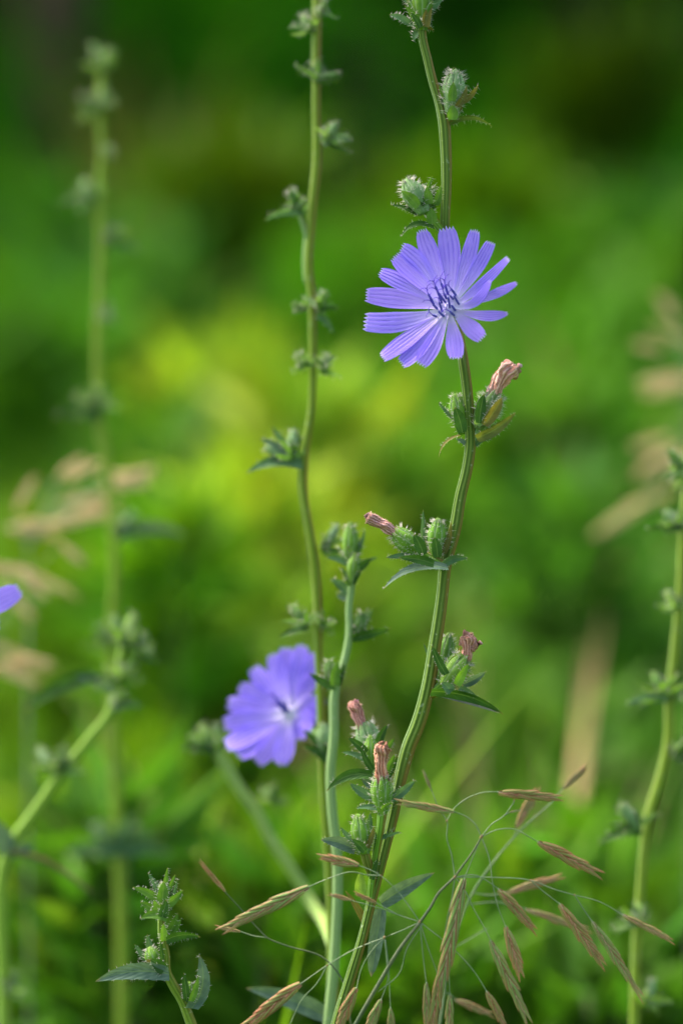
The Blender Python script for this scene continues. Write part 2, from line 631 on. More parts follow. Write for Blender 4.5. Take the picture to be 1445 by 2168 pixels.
        for _ in range(fuzz):
            i = rnd.randrange(0, n - 1)
            j = rnd.randrange(seg)
            p = R[i][j].lerp(R[i + 1][j + 1], rnd.random())
            out = (p - V(sm[i][:3])).normalized()
            hb.cone(p, (out + rv(0.5) + (V(sm[i + 1][:3]) - V(sm[i][:3])).normalized() * 0.5).normalized(), 4.2 * S(d) * rnd.uniform(0.4, 1.2), 0.42 * S(d))
        self.add(hb, 'fuzz', 'fuzz', None, bud, 'stuff')
        return ob

    def flower(self, cen, petals, d=0.0, tilt=(-0.18, 0.26), cup=0.10, stamens=None, rows=16, teeth=True, axis_len=22, back=None):
        """cen px; petals: (mid u,v, tip u,v, wmax px, wtip px, roll, depth layer px)"""
        s = S(d)
        cu, cv = cen

        def dep(u, v):
            du, dv = (u - cu), (cv - v)
            r = math.hypot(du, dv)
            return d + s * (tilt[0] * du + tilt[1] * dv - cup * r * r / 160.0)
        nrm = (-FWD + RIGHT * tilt[0] * 1.0 + UP * tilt[1]).normalized()
        C = P(cu, cv, d)
        mb = MB()
        pts = [C - nrm * (30 * s), C - nrm * (18 * s), C - nrm * (6 * s), C, C + nrm * (3.5 * s), C + nrm * (5 * s)]
        mb.tube(pts, [x * s for x in (7, 13, 15, 14, 10, 4)], 16)
        head = self.add(mb, 'flower_head', 'disc')
        for k in range(8):                                   # green bracts of the involucre behind
            an = 2 * math.pi * k / 8
            e1 = nrm.cross(UP).normalized()
            e2 = nrm.cross(e1)
            o = e1 * math.cos(an) + e2 * math.sin(an)
            B0, T0 = C - nrm * (34 * s) + o * (9 * s), C - nrm * (3 * s) + o * (23 * s)
            bm = MB()
            R, U = leaf_rows(B0, T0, o.cross(nrm).normalized(), o, 16 * s, rows=6, cols=4, fold=-0.3)
            bm.grid(R, U)
            self.add(bm, 'bract', 'bract', GREEN, head)
        for (mu, mv, tu, tv, wm, wt, roll, lay) in petals:
            du, dv = mu - cu, mv - cv
            r = math.hypot(du, dv) or 1
            bu, bv = cu + du / r * 12, cv + dv / r * 12
            mb = MB()
            R, U = [], []
            cols = 20
            rr = random.Random(rnd.random())
            tt_ = [rr.uniform(0.5, 1.3) for _ in range(cols + 1)]
            notch = [rr.uniform(0.4, 1.0) for _ in range(cols + 1)]
            wp = rr.random() * 6
            roll = roll if abs(roll) > 0.01 else rr.uniform(-0.42, 0.42)
            for i in range(rows):
                t = i / (rows - 1)
                # quadratic through base, mid (t=.5), tip
                l0, l1, l2 = (1 - t) * (1 - 2 * t), 4 * t * (1 - t), t * (2 * t - 1)
                u0 = bu * l0 + mu * l1 + tu * l2
                v0 = bv * l0 + mv * l1 + tv * l2
                g0, g1, g2 = -3 + 4 * t, 4 - 8 * t, 4 * t - 1
                gu, gv = bu * g0 + mu * g1 + tu * g2, bv * g0 + mv * g1 + tv * g2
                gl = math.hypot(gu, gv) or 1
                nu, nv = -gv / gl, gu / gl
                if t < 0.68:
                    q = t / 0.68
                    wd = 0.28 * wm + 0.72 * wm * (q * q * (3 - 2 * q)) ** 0.8
                else:
                    q = (t - 0.68) / 0.32
                    wd = wm + (wt - wm) * q ** 1.6
                row, ur = [], []
                for j in range(cols + 1):
                    x = 2 * j / cols - 1
                    ext = 0.0
                    if teeth and i >= rows - 2:
                        k5 = (j / cols) * 5
                        fr = abs((k5 % 1) - 0.5) * 2            # 0 at tooth centre, 1 at notch
                        f5 = int(min(4, k5))
                        ext = (4.2 * tt_[f5] * (1 - fr) - 4.0 * notch[f5] * fr) * (1.0 if i == rows - 1 else 0.12) * wm / 38
                    ext -= 0.05 * wm * x * x * (1 if i == rows - 1 else 0)
                    uu = u0 + nu * x * wd * 0.5 * math.cos(roll * t) + gu / gl * ext
                    vv = v0 + nv * x * wd * 0.5 * math.cos(roll * t) + gv / gl * ext
                    dd = dep(uu, vv) + s * (lay + x * wd * 0.5 * math.sin(roll * t)
                                            + 0.55 * math.cos(x * math.pi * 5) * min(1, 3 * t) - 1.6 * (x * x) * (1 - t) + 1.2 * math.sin(wp + 4 * t + 1.5 * x))
                    row.append(P(uu, vv, dd))
                    ur.append((j / cols, t))
                R.append(row)
                U.append(ur)
            mb.grid(R, U)
            self.add(mb, 'petal', 'petal', None, head)
        for (bu, bv, tu, tv, hgt, curl) in (stamens or []):
            B0 = P(bu, bv, dep(bu, bv) - 2 * s)
            T0 = P(tu, tv, dep(bu, bv) - hgt * s)
            ax = (T0 - B0)
            L = ax.length
            ax.normalize()
            m1 = MB()
            m1.tube([B0 - ax * L * 0.3, B0, B0 + ax * L * 0.15], [1.6 * s, 1.7 * s, 1.8 * s], 7)
            fil = self.add(m1, 'filament', 'filament', None, head)
            m2 = MB()
            m2.tube([B0 + ax * L * x for x in (0.10, 0.14, 0.5, 0.92, 1.0)], [x * s for x in (1.4, 2.2, 2.4, 2.2, 1.5)], 10, 0.14, 5)
            self.add(m2, 'anther', 'anther', None, head)
            if curl:
                m3 = MB()
                sd = ax.cross(FWD).normalized()
                nn = ax.cross(sd)
                T1 = T0 + ax * (curl * 0.45 * s) + sd * (rnd.uniform(-2, 2) * s)
                m3.tube([B0 + ax * L * 0.9, T0 + ax * (2 * s), T1], [1.2 * s, 1.1 * s, 1.1 * s], 6)
                for sg in (-1, 1):
                    o = sd * sg + nn * rnd.uniform(-0.5, 0.5)
                    m3.tube([T1, T1 + ax * (curl * 0.22 * s) + o * (curl * 0.12 * s), T1 + ax * (curl * 0.36 * s) + o * (curl * 0.32 * s),
                             T1 + ax * (curl * 0.32 * s) + o * (curl * 0.55 * s)], [1.0 * s, 0.9 * s, 0.8 * s, 0.4 * s], 6)
                self.add(m3, 'style', 'style', None, head)
        return head

    def node(self, u, v, d, side, size=1.0, seed=0, nb=1, leaf=True, hairs=50, tint=GREEN):
        """a bud cluster in a leaf axil; side -1 = to the picture's left, +1 = right, 0 = all round (stem tip)"""
        r = random.Random(seed * 131 + 5)
        size *= 1.02
        for k in range(nb):
            L = 62 * size * r.uniform(0.8, 1.1)
            an = side * r.uniform(0.25, 0.75) + (k - (nb - 1) / 2) * 0.75 + r.uniform(-0.12, 0.12)
            bu, bv = u + side * 8 * size, v - 4 * size
            self.bud((bu, bv, d), (bu + math.sin(an) * L, bv - math.cos(an) * L), 21 * size * r.uniform(0.9, 1.15), color=r.choice((tint, PALE, BRIGHT, (0.22, 0.36, 0.06))), ocolor=r.choice((DARK, GREEN, GLAU)),
                     hairs=hairs, n=6, nout=3, dt=r.uniform(-0.003, 0.003), spread=0.7)
        for k in range(10):
            an = side * 0.6 + r.uniform(-1.7, 1.7)
            L = r.uniform(30, 66) * size
            bu, bv = u + side * 8 * size + r.uniform(-6, 6), v - r.uniform(0, 16) * size
            self.leaf((bu, bv, d - 0.001), (bu + math.sin(an) * L, bv - math.cos(an) * L * 0.8), 10 * size, bend=r.uniform(-3, 6),
                      face=r.uniform(-0.7, 0.7), color=r.choice((GREEN, (0.14, 0.25, 0.07), PGL, BRIGHT, DARK)), hairs=8 if hairs else 0, dt=r.uniform(-0.004, 0.004), name='bract')
        if leaf:
            sg = side or r.choice((-1, 1))
            L = r.uniform(70, 95) * size
            self.leaf((u, v, d - 0.001), (u + sg * L, v + r.uniform(-8, 26) * size), 19 * size, bend=r.uniform(5, 16) * size, face=r.uniform(-0.5, 0.6),
                      color=r.choice((GLAU, (0.13, 0.23, 0.07), DARK)), hairs=10 if hairs else 0)


# ------------------------------------------------------------------ ground
def simple_mesh(name, verts, faces, mat, uv=None):
    me = bpy.data.meshes.new(name)
    me.from_pydata(verts, [], faces)
    me.materials.append(mat)
    o = bpy.data.objects.new(name, me)
    COL.objects.link(o)
    return o


gv, gf = [], []
GN = 40
for i in range(GN + 1):
    for j in range(GN + 1):
        x = math.copysign(abs((j / GN * 2 - 1)) ** 3 * 120, j / GN * 2 - 1)
        y = math.copysign(abs((i / GN * 2 - 1)) ** 3 * 120, i / GN * 2 - 1)
        gv.append((x, y, 0.0))
for i in range(GN):
    for j in range(GN):
        a = i * (GN + 1) + j
        gf.append((a, a + 1, a + GN + 2, a + GN + 1))
g = simple_mesh('ground', gv, gf, M['soil'])
g['kind'] = 'structure'

# ------------------------------------------------------------------ background vegetation (numpy)
rng = np.random.default_rng(11)


def np_mesh(name, verts, tris_per, idx, tint, mat, parent=None, base=(0, 0, 0)):
    """verts (N, k, 3); idx list of faces over k; tint (N, 3)"""
    n, k, _ = verts.shape
    me = bpy.data.meshes.new(name)
    vv = (verts.reshape(-1, 3) - np.array(base)).astype(np.float32)
    fl = np.array([i for f in idx for i in f])
    ln = np.array([len(f) for f in idx])
    loops = (np.arange(n)[:, None] * k + fl[None, :]).ravel().astype(np.int32)
    tot = np.tile(ln, n)
    start = np.concatenate(([0], np.cumsum(tot)[:-1])).astype(np.int32)
    me.vertices.add(len(vv))
    me.vertices.foreach_set('co', vv.ravel())
    me.loops.add(len(loops))
    me.loops.foreach_set('vertex_index', loops)
    me.polygons.add(len(tot))
    me.polygons.foreach_set('loop_start', start)
    me.update(calc_edges=True)
    at = me.attributes.new('tint', 'FLOAT_COLOR', 'POINT')
    c = np.ones((n, k, 4), np.float32)
    c[:, :, :3] = tint[:, None, :]
    at.data.foreach_set('color', c.ravel())
    me.materials.append(mat)
    me.validate()
    o = bpy.data.objects.new(name, me)
    COL.objects.link(o)
    if parent is not None:
        o.parent = parent
    return o


def unit(a):
    return a / np.maximum(np.linalg.norm(a, axis=-1, keepdims=True), 1e-9)


def blades(pos, h, wd, lean, tint, name, mat, parent=None, base=(0, 0, 0), droop=0.5):
    """curved tapering grass blades"""
    n = len(pos)
    az = rng.uniform(0, 2 * np.pi, n)
    d = np.stack([np.cos(az), np.sin(az), 0 * az], 1)
    side = np.stack([-np.sin(az), np.cos(az), 0 * az], 1)
    turn = rng.uniform(-1.2, 1.2, n)[:, None]
    side = unit(side * np.cos(turn) + d * np.sin(turn))
    vs = []
    segs = 5
    for i in range(segs):
        t = i / segs
        c = pos + np.array([0, 0, 1]) * (h * (t - droop * lean * t * t * 0.5))[:, None] + d * (h * lean * t * t)[:, None]
        w_ = (wd * (1 - t ** 2.2) * 0.5)[:, None]
        vs += [c - side * w_, c + side * w_]
    c = pos + np.array([0, 0, 1]) * (h * (1 - droop * lean * 0.5))[:, None] + d * (h * lean)[:, None]
    vs.append(c)
    verts = np.stack(vs, 1)
    idx = [(2 * i, 2 * i + 1, 2 * i + 3, 2 * i + 2) for i in range(segs - 1)] + [(2 * segs - 2, 2 * segs - 1, 2 * segs)]
    return np_mesh(name, verts, 0, idx, tint, M[mat], parent, base)


def leafcloud(cen, dirs, L, W, tint, name, mat, parent=None, base=(0, 0, 0), fold=0.25):
    n = len(cen)
    dirs = unit(dirs)
    r = unit(rng.normal(size=(n, 3)))
    side = unit(np.cross(dirs, r))
    nrm = np.cross(side, dirs)
    L = L[:, None]
    W = W[:, None]
    b = cen
    t = cen + dirs * L - nrm * L * 0.12
    m = cen + dirs * L * 0.5
    vs = [b, m - side * W * 0.5 + nrm * W * fold, m, m + side * W * 0.5 + nrm * W * fold, t]
    idx = [(0, 2, 1), (0, 3, 2), (1, 2, 4), (2, 3, 4)]
    return np_mesh(name, np.stack(vs, 1), 0, idx, tint, M[mat], parent, base)


def vnoise(x, y, seed=0, sc=1.0):
    """smooth value noise"""
    r = np.random.default_rng(seed)
    tab = r.random((64, 64))
    x, y = x * sc + 100, y * sc + 100
    xi, yi = np.floor(x).astype(int), np.floor(y).astype(int)
    fx, fy = x - xi, y - yi
    fx, fy = fx * fx * (3 - 2 * fx), fy * fy * (3 - 2 * fy)
    g = lambda a, b: tab[a % 64, b % 64]
    return (g(xi, yi) * (1 - fx) + g(xi + 1, yi) * fx) * (1 - fy) + (g(xi, yi + 1) * (1 - fx) + g(xi + 1, yi + 1) * fx) * fy


CY = CAM.y


def tints(n, x, y, seed, lo, hi, jit=0.25):
    f = np.clip(vnoise(x, y, seed, 2.2) * 0.75 + rng.uniform(-0.2, 0.45, n), 0, 1)[:, None]
    return (np.array(lo) * (1 - f) + np.array(hi) * f) * rng.uniform(1 - jit, 1 + jit, (n, 1))


# meadow grass: dense near, thinning far; a strip a good deal wider than the view
N = 50000
yy = 0.50 + 9.0 * rng.random(N) ** 2.2
tdist = yy - CY
xx = (rng.uniform(-1, 1, N)) * (0.22 * tdist + 0.45)
hh = rng.uniform(0.20, 0.42, N) * (0.75 + 0.5 * vnoise(xx, yy, 3, 1.7))
tn = tints(N, xx, yy, 5, (0.070, 0.190, 0.022), (0.125, 0.260, 0.022))
o = blades(np.stack([xx, yy, 0 * xx - 0.003], 1), hh, rng.uniform(0.004, 0.010, N), rng.uniform(0.1, 0.9, N), tn, 'meadow_grass', 'foliage')
o['label'] = 'blurred green meadow grass covering the ground behind the chicory'
o['category'] = 'grass'
o['kind'] = 'stuff'
# low grass around the feet of the plants
N = 5000
yy = rng.uniform(-0.35, 0.5, N)
xx = rng.uniform(-0.6, 0.6, N)
hh = rng.uniform(0.07, 0.20, N)
tn = tints(N, xx, yy, 6, (0.06, 0.16, 0.018), (0.11, 0.23, 0.02))
o = blades(np.stack([xx, yy, 0 * xx - 0.003], 1), hh, rng.uniform(0.003, 0.007, N), rng.uniform(0.1, 0.8, N), tn, 'short_grass', 'foliage')
o['label'] = 'short green grass at the feet of the chicory stalks'
o['category'] = 'grass'
o['kind'] = 'stuff'

# leafy ground cover between and beside the herbs
N = 16000
yy = 0.9 + 5.5 * rng.random(N) ** 1.6
xx = rng.uniform(-1, 1, N) * (0.30 * yy + 1.0)
zz = rng.random(N) * 0.30 * (0.4 + vnoise(xx, yy, 9, 2.5))
az = rng.uniform(0, 2 * np.pi, N)
o = leafcloud(np.stack([xx, yy, zz], 1), np.stack([np.cos(az), np.sin(az), rng.uniform(0, 0.9, N)], 1), rng.uniform(0.025, 0.07, N), rng.uniform(0.012, 0.035, N),
              tints(N, xx, yy, 12, (0.055, 0.16, 0.022), (0.12, 0.25, 0.025)), 'ground_cover', 'foliage')
o['label'] = 'mixed leafy ground cover filling the blurred meadow'
o['category'] = 'ground cover'
o['kind'] = 'stuff'


def weed(u, v, d, h_px, w_px, col, n=140, leaf=0.035, label='', group='leafy weeds in the meadow', name='leafy_weed', seedv=0):
    """a bushy herb whose top centre shows at photo px (u, v), d metres behind the flower"""
    top = P(u, v, d)
    s = S(d)
    H, Wd = h_px * s, w_px * s
    pl = Plant(name, label, 'plant', top, group)
    r = np.random.default_rng(int(u * 7 + v * 13 + seedv))
    ns = 7
    mb = MB()
    foot = pl.base
    cs, ds = [], []
    for k in range(ns):
        ox, oy = r.normal(0, 0.33, 2) * Wd
        ox = float(np.clip(ox, -Wd * 0.5, Wd * 0.5))
        hz = top.z - abs(ox) / Wd * H * 0.5 - abs(r.normal(0, 0.12)) * H
        tip = V((top.x + ox, top.y + oy * 0.7, max(hz, 0.08)))
        f0 = foot + V((ox * 0.15, oy * 0.15, -0.003))
        midp = f0.lerp(tip, 0.5) + V((ox * 0.15, 0, 0))
        q = catmull([tuple(f0), tuple(midp), tuple(tip)], 5)
        mb.tube([V(x) for x in q], [0.0028 * (1 - 0.6 * i / (len(q) - 1)) for i in range(len(q))], 6)
        m = n // ns
        tt = 1 - r.random(m) ** 1.3 * min(1, H / max(tip.z, 1e-3))
        pts = np.array([tuple(V(q[min(len(q) - 1, int(t * (len(q) - 1)))]).lerp(V(q[min(len(q) - 1, int(t * (len(q) - 1)) + 1)]), (t * (len(q) - 1)) % 1)) for t in tt])
        az = r.uniform(0, 2 * np.pi, m)
        cs.append(pts)
        ds.append(np.stack([np.cos(az), np.sin(az), r.uniform(-0.1, 1.9, m)], 1))
    pl.add(mb, 'stems', 'twig', kind='stuff')
    cs, ds = np.concatenate(cs), np.concatenate(ds)
    m = len(cs)
    tn = np.array(col) * np.array((0.90, 0.92, 0.75)) * r.uniform(0.7, 1.35, (m, 1)) * r.uniform(0.85, 1.2, (m, 3))
    leafcloud(cs, ds, leaf * r.uniform(0.9, 2.0, m), leaf * 0.30 * r.uniform(0.7, 1.3, m), tn, 'foliage', 'foliage', pl.e, tuple(pl.base))['kind'] = 'stuff'
    return pl


YG_SUN = (0.23, 0.36, 0.045)  # sun dapples on the meadow, put into a lighter leaf colour
LG = (0.12, 0.245, 0.018)
MG = (0.065, 0.20, 0.016)
BG = (0.060, 0.175, 0.042)
WEEDS = [
    # u, v(top), d, h, w, colour, n, leaf
    (470, 350, 3.2, 240, 280, (0.065, 0.135, 0.005), 260, 0.10, 'yellow-green bushy herb standing under the dark wood'),
    (990, 400, 3.0, 260, 240, (0.080, 0.175, 0.006), 260, 0.10, 'bright leafy herb directly behind the open blue flower'),
    (1275, 120, 4.2, 200, 110, (0.040, 0.085, 0.004), 220, 0.12, 'tall light herb standing out against the dark wood'),
    (480, 740, 1.1, 330, 190, YG_SUN, 150, 0.045, 'herb with sun dapples put into its pale yellow-green leaf colour, between the two long budding stalks'),
    (640, 850, 0.85, 340, 200, YG_SUN, 180, 0.042, 'herb with the brightest sun dapple put into its yellow-green leaf colour, behind the middle stalk'),
    (560, 1050, 0.65, 380, 230, YG_SUN, 180, 0.036, 'herb with sun dapples put into its yellow-green leaf colour, behind the drooping blurred flower'),
    (420, 1330, 0.55, 420, 260, LG, 220, 0.032, 'light green herb beside the kinked stalk'),
    (120, 1150, 0.70, 420, 260, LG, 220, 0.036, 'light green herb among the dry spikelets'),
    (1050, 1010, 1.3, 330, 420, (0.08, 0.19, 0.04), 260, 0.05, 'soft green herb behind the upper bends of the sharp stalk'),
    (1250, 700, 1.9, 330, 420, MG, 260, 0.07, 'mid green herb beside the tip of the straw tuft'),
    (880, 1300, 0.75, 380, 260, (0.10, 0.21, 0.04), 220, 0.036, 'fresh green herb behind the lower stem nodes'),
    (1240, 1240, 0.9, 420, 320, BG, 240, 0.045, 'blue-green herb behind the grass panicle'),
    (60, 640, 2.0, 360, 300, MG, 240, 0.07, 'mid green herb beside the faint stalk'),
    (330, 600, 2.2, 330, 260, BG, 220, 0.07, 'blue-green herb beyond the faint stalk'),
    (780, 560, 2.3, 330, 300, MG, 240, 0.075, 'mid green herb between the middle stalk and the open flower'),
    (200, 1560, 0.45, 520, 320, LG, 240, 0.030, 'light green herb below the kinked stalk'),
    (560, 1700, 0.42, 440, 300, LG, 220, 0.028, 'light green herb under the drooping blurred flower'),
    (1150, 1770, 0.34, 420, 460, (0.08, 0.20, 0.02), 300, 0.028, 'green herb below the grass panicle'),
    (1400, 1500, 0.70, 440, 260, BG, 220, 0.04, 'blue-green herb behind the stalk at the panicle tips'),
    (110, 1850, 0.34, 420, 300, (0.08, 0.20, 0.02), 260, 0.026, 'mid green low herb beside the kinked stalk'),
    (600, 1960, 0.30, 300, 300, (0.075, 0.19, 0.02), 240, 0.024, 'mid green low herb under the leaning bud branch'),
    (1040, 2010, 0.30, 260, 300, (0.075, 0.19, 0.02), 240, 0.024, 'mid green low herb under the spreading panicle'),
    (1380, 1880, 0.36, 360, 260, (0.065, 0.18, 0.03), 240, 0.026, 'mid green low herb at the foot of the stalk behind the panicle'),
    (1150, 820, 1.2, 300, 260, (0.085, 0.23, 0.03), 220, 0.045, 'light green herb beside the withered pink head'),
    (800, 980, 0.9, 330, 220, (0.12, 0.26, 0.04), 220, 0.038, 'light green herb between the middle stalk and the sharp stalk'),
    (1200, 1080, 0.75, 380, 260, (0.07, 0.20, 0.04), 240, 0.036, 'cool green herb beside the bend in the sharp stalk'),
    (330, 1120, 0.50, 380, 220, (0.10, 0.25, 0.02), 220, 0.030, 'bright green herb between the faint stalk and the drooping flower'),
    (60, 420, 2.6, 300, 240, (0.045, 0.15, 0.03), 220, 0.07, 'cool green herb before the wood, beside the faint stalk'),
    (1400, 420, 2.6, 300, 260, (0.05, 0.16, 0.025), 220, 0.07, 'cool green herb below the tall light herb'),
    (250, 1740, 0.205, 430, 300, (0.065, 0.17, 0.025), 160, 0.026, 'low dull green herb hiding the foot of the faint stalk'),
    (110, 2000, 0.24, 260, 240, (0.07, 0.18, 0.02), 130, 0.026, 'low dull green herb at the foot of the kinked stalk'),
    (500, 1960, 0.22, 280, 260, (0.07, 0.18, 0.02), 130, 0.026, 'low dull green herb between the young shoot and the pale stalk'),
    (620, 1830, 0.24, 360, 200, (0.08, 0.20, 0.02), 130, 0.026, 'low dull green herb behind the leaning bud branch'),
    (930, 2050, 0.22, 200, 260, (0.06, 0.16, 0.02), 120, 0.025, 'low dull green herb under the junctions of the spreading panicle'),
    (1290, 2050, 0.22, 220, 260, (0.06, 0.16, 0.025), 120, 0.025, 'low dull green herb at the foot of the stalk behind the panicle tips'),
    (650, 1230, 0.60, 400, 240, (0.15, 0.27, 0.03), 200, 0.034, 'light green herb between the drooping flower and the sharp stalk'),
    (1330, 940, 1.4, 330, 300, (0.075, 0.20, 0.035), 240, 0.05, 'soft green herb beside the dry straw tuft'),
    (900, 760, 1.6, 330, 330, (0.07, 0.19, 0.03), 240, 0.06, 'soft green herb just below the open blue flower'),
    (1130, 560, 2.4, 330, 360, (0.055, 0.17, 0.008), 240, 0.075, 'mid green herb beside the open blue flower'),
    (330, 900, 1.0, 400, 260, (0.06, 0.17, 0.03), 200, 0.042, 'blue-tinged herb between the faint stalk and the yellow herbs'),
    (1050, 1420, 0.62, 420, 300, (0.075, 0.19, 0.04), 220, 0.034, 'soft green herb behind the lowest bend of the sharp stalk'),
    (860, 1750, 0.50, 400, 260, (0.08, 0.19, 0.018), 220, 0.030, 'green herb behind the foot of the sharp stalk'),
]
for i, wd in enumerate(WEEDS):
    weed(*wd[:6], n=wd[6], leaf=wd[7], label=wd[8], seedv=i)


# dry tan grass tufts
def tuft(u, v, d, w_px, n, label, lean=0.6, col=(0.56, 0.43, 0.25), wid=0.006):
    top = P(u, v, d)
    pl = Plant('dry_grass_tuft', label, 'grass', top, 'dry grass tufts in the meadow')
    r = rng
    pos = np.stack([top.x + r.normal(0, 0.3, n) * w_px * S(d), top.y + r.normal(0, 0.03, n), np.full(n, -0.003)], 1)
    tn = np.array(col) * r.uniform(0.6, 1.25, (n, 1)) * np.array([1, 1, 1])
    blades(pos, top.z * r.uniform(0.75, 1.15, n), np.full(n, wid) * r.uniform(0.6, 1.3, n), r.uniform(0.1, lean, n), tn, 'dry_blades', 'drygrass', pl.e, tuple(pl.base), 0.4)['kind'] = 'stuff'
    return pl


tuft(1090, 1400, 0.42, 360, 75, 'tan dry grass tuft behind the grass panicle', 0.6, (0.68, 0.54, 0.36), 0.0065)
tuft(1450, 640, 0.95, 90, 12, 'dry straw tuft at the meadow side by the stalk at the panicle tips', 0.7)
tuft(300, 60, 4.5, 180, 26, 'thin olive straw tuft in front of the dark trunk', 0.4, (0.20, 0.17, 0.06), 0.02)
tuft(740, 1600, 0.38, 60, 12, 'few tan straws behind the thin pale stalk', 0.15)


def blade_tuft(u, v, d, w_px, n, label, lean, col, wid):
    pl = tuft(u, v, d, w_px, n, label, lean, col, wid)
    pl.e.name = 'grass_tuft'
    pl.e['group'] = 'broad-bladed grass tufts in the meadow'
    pl.e.children[0].name = 'blades'
    pl.e.children[0].data.materials[0] = M['foliage']


blade_tuft(110, 1180, 0.30, 200, 12, 'broad light grass blades beside the violet ray', 0.55, (0.16, 0.30, 0.03), 0.009)
blade_tuft(400, 1200, 0.36, 200, 12, 'broad arching grass blades between the kinked stalk and the drooping flower', 0.65, (0.17, 0.29, 0.05), 0.009)
blade_tuft(470, 1760, 0.26, 200, 12, 'broad grass blades under the leaning bud branch', 0.35, (0.13, 0.26, 0.02), 0.008)
blade_tuft(1240, 1880, 0.30, 240, 12, 'broad grass blades below the panicle tips', 0.3, (0.11, 0.25, 0.03), 0.008)
blade_tuft(280, 1960, 0.18, 120, 7, 'broad yellowish grass blades behind the young shoot', 0.25, (0.22, 0.32, 0.04), 0.008)
blade_tuft(1020, 1250, 0.55, 260, 14, 'long soft grass blades behind the sharp stalk', 0.6, (0.13, 0.27, 0.06), 0.010)
blade_tuft(1300, 1350, 0.45, 240, 12, 'long grass blades beside the stalk at the panicle tips', 0.7, (0.09, 0.22, 0.05), 0.009)
blade_tuft(60, 820, 0.8, 260, 14, 'long grass blades beyond the straw brome head', 0.6, (0.12, 0.26, 0.04), 0.012)


# far shrubs and trees: dark, shaded wood
def shrub(x, y, H, R, n, leaf, lo, hi, label, trunk=0.03, name='dark_shrub', z0=0.0, cat='shrub', group='shrubs at the edge of the wood'):
    pl = Plant(name, label, cat, V((x, y, 0)), group)
    r = np.random.default_rng(int(abs(x) * 91 + y * 17 + H * 5))
    mb = MB()
    nc = 16
    cc = []
    for k in range(nc):
        a = r.uniform(0, 2 * math.pi)
        zz = z0 + (H - z0) * r.uniform(0.12, 0.95)
        rr_ = R * r.uniform(0.2, 0.95) * math.sin(min(1, 0.25 + (zz - z0) / (H - z0)) * math.pi * 0.86)
        c = V((x + math.cos(a) * rr_, y + math.sin(a) * rr_, zz))
        cc.append(c)
        b = V((x, y, max(0.0, min(zz * 0.5, z0 if z0 else zz * 0.3))))
        q = catmull([tuple(b), tuple(b.lerp(c, 0.5) + V((0, 0, 0.06 * H))), tuple(c)], 4)
        mb.tube([V(p) for p in q], [trunk * (0.45 - 0.3 * i / (len(q) - 1)) for i in range(len(q))], 6)
    mb.tube([V((x, y, -0.05)), V((x + 0.02 * H, y, z0 * 0.5 + 0.1)), V((x, y, z0 + 0.3 * (H - z0))), V((x, y, H * 0.8))], [trunk * 1.2, trunk, trunk * 0.7, trunk * 0.15], 10)
    pl.add(mb, 'trunk', 'bark')
    which = r.integers(0, nc, n)
    ca = np.array([tuple(c) for c in cc])[which]
    sp = 0.34 * R
    cen = ca + unit(r.normal(size=(n, 3))) * (sp * r.random((n, 1)) ** 0.4)
    cen[:, 2] = np.maximum(cen[:, 2], 0.05)
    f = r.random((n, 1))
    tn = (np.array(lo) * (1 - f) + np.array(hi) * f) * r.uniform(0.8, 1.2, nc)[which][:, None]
    leafcloud(cen, r.normal(size=(n, 3)) + np.array([0, 0, -0.2]), leaf * r.uniform(0.6, 1.4, n), leaf * 0.55 * r.uniform(0.7, 1.3, n), tn, 'crown', 'woodleaf', pl.e, tuple(pl.base))['kind'] = 'stuff'
    return pl


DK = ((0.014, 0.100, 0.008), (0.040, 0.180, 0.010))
SHR = [(-3.0, 8.6, 2.6, 1.5), (-1.4, 9.4, 2.9, 1.4), (0.1, 8.8, 2.7, 1.4), (1.5, 9.2, 3.0, 1.5), (3.1, 8.6, 2.6, 1.5), (0.8, 7.2, 1.3, 0.8), (-0.8, 7.3, 1.25, 0.8), (2.1, 7.4, 1.4, 0.8), (-2.2, 7.4, 1.3, 0.8)]
SL = ['at the wood edge beyond the brown trunk', 'behind the brown trunk', 'in the middle of the wood edge', 'behind the tall light herb', 'at the wood edge, farthest from the brown trunk',
      'low, in front of the middle of the wood', 'low, close beside the brown trunk', 'low, below the darkest gap of the wood', 'low, at the outer side of the brown trunk']
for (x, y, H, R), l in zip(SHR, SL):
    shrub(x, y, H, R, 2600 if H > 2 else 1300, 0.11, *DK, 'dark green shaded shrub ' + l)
TREES = [(-0.95, 7.0, 6.5, 2.4, 0.085, 'the brown trunked one whose bole shows beside the faint stalk'), (2.4, 8.0, 7.0, 2.6, 0.15, 'the one farthest from the brown trunk'),
         (-3.6, 7.6, 6.8, 2.5, 0.14, 'the outermost beyond the brown trunk'), (0.9, 10.8, 7.5, 2.8, 0.16, 'the one standing deepest in the wood')]
for x, y, H, R, tr, l in TREES:                              # unseen crowns, added to block sky light over the wood edge
    shrub(x, y, H, R, 3600, 0.16, *DK, 'tall dark leafy tree with unseen shading crown, ' + l, tr, 'broadleaf_tree', 2.4, 'tree', 'trees of the wood')
# deep wood closing the view
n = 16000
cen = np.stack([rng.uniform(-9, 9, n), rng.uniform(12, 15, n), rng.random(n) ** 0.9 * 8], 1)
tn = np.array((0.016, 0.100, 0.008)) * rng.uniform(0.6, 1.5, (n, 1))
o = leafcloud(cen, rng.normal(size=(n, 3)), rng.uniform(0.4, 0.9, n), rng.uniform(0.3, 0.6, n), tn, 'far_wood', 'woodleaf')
o['label'] = 'dark mass of a far wood closing off the meadow'
o['category'] = 'wood'
o['kind'] = 'stuff'
#FOREGROUND

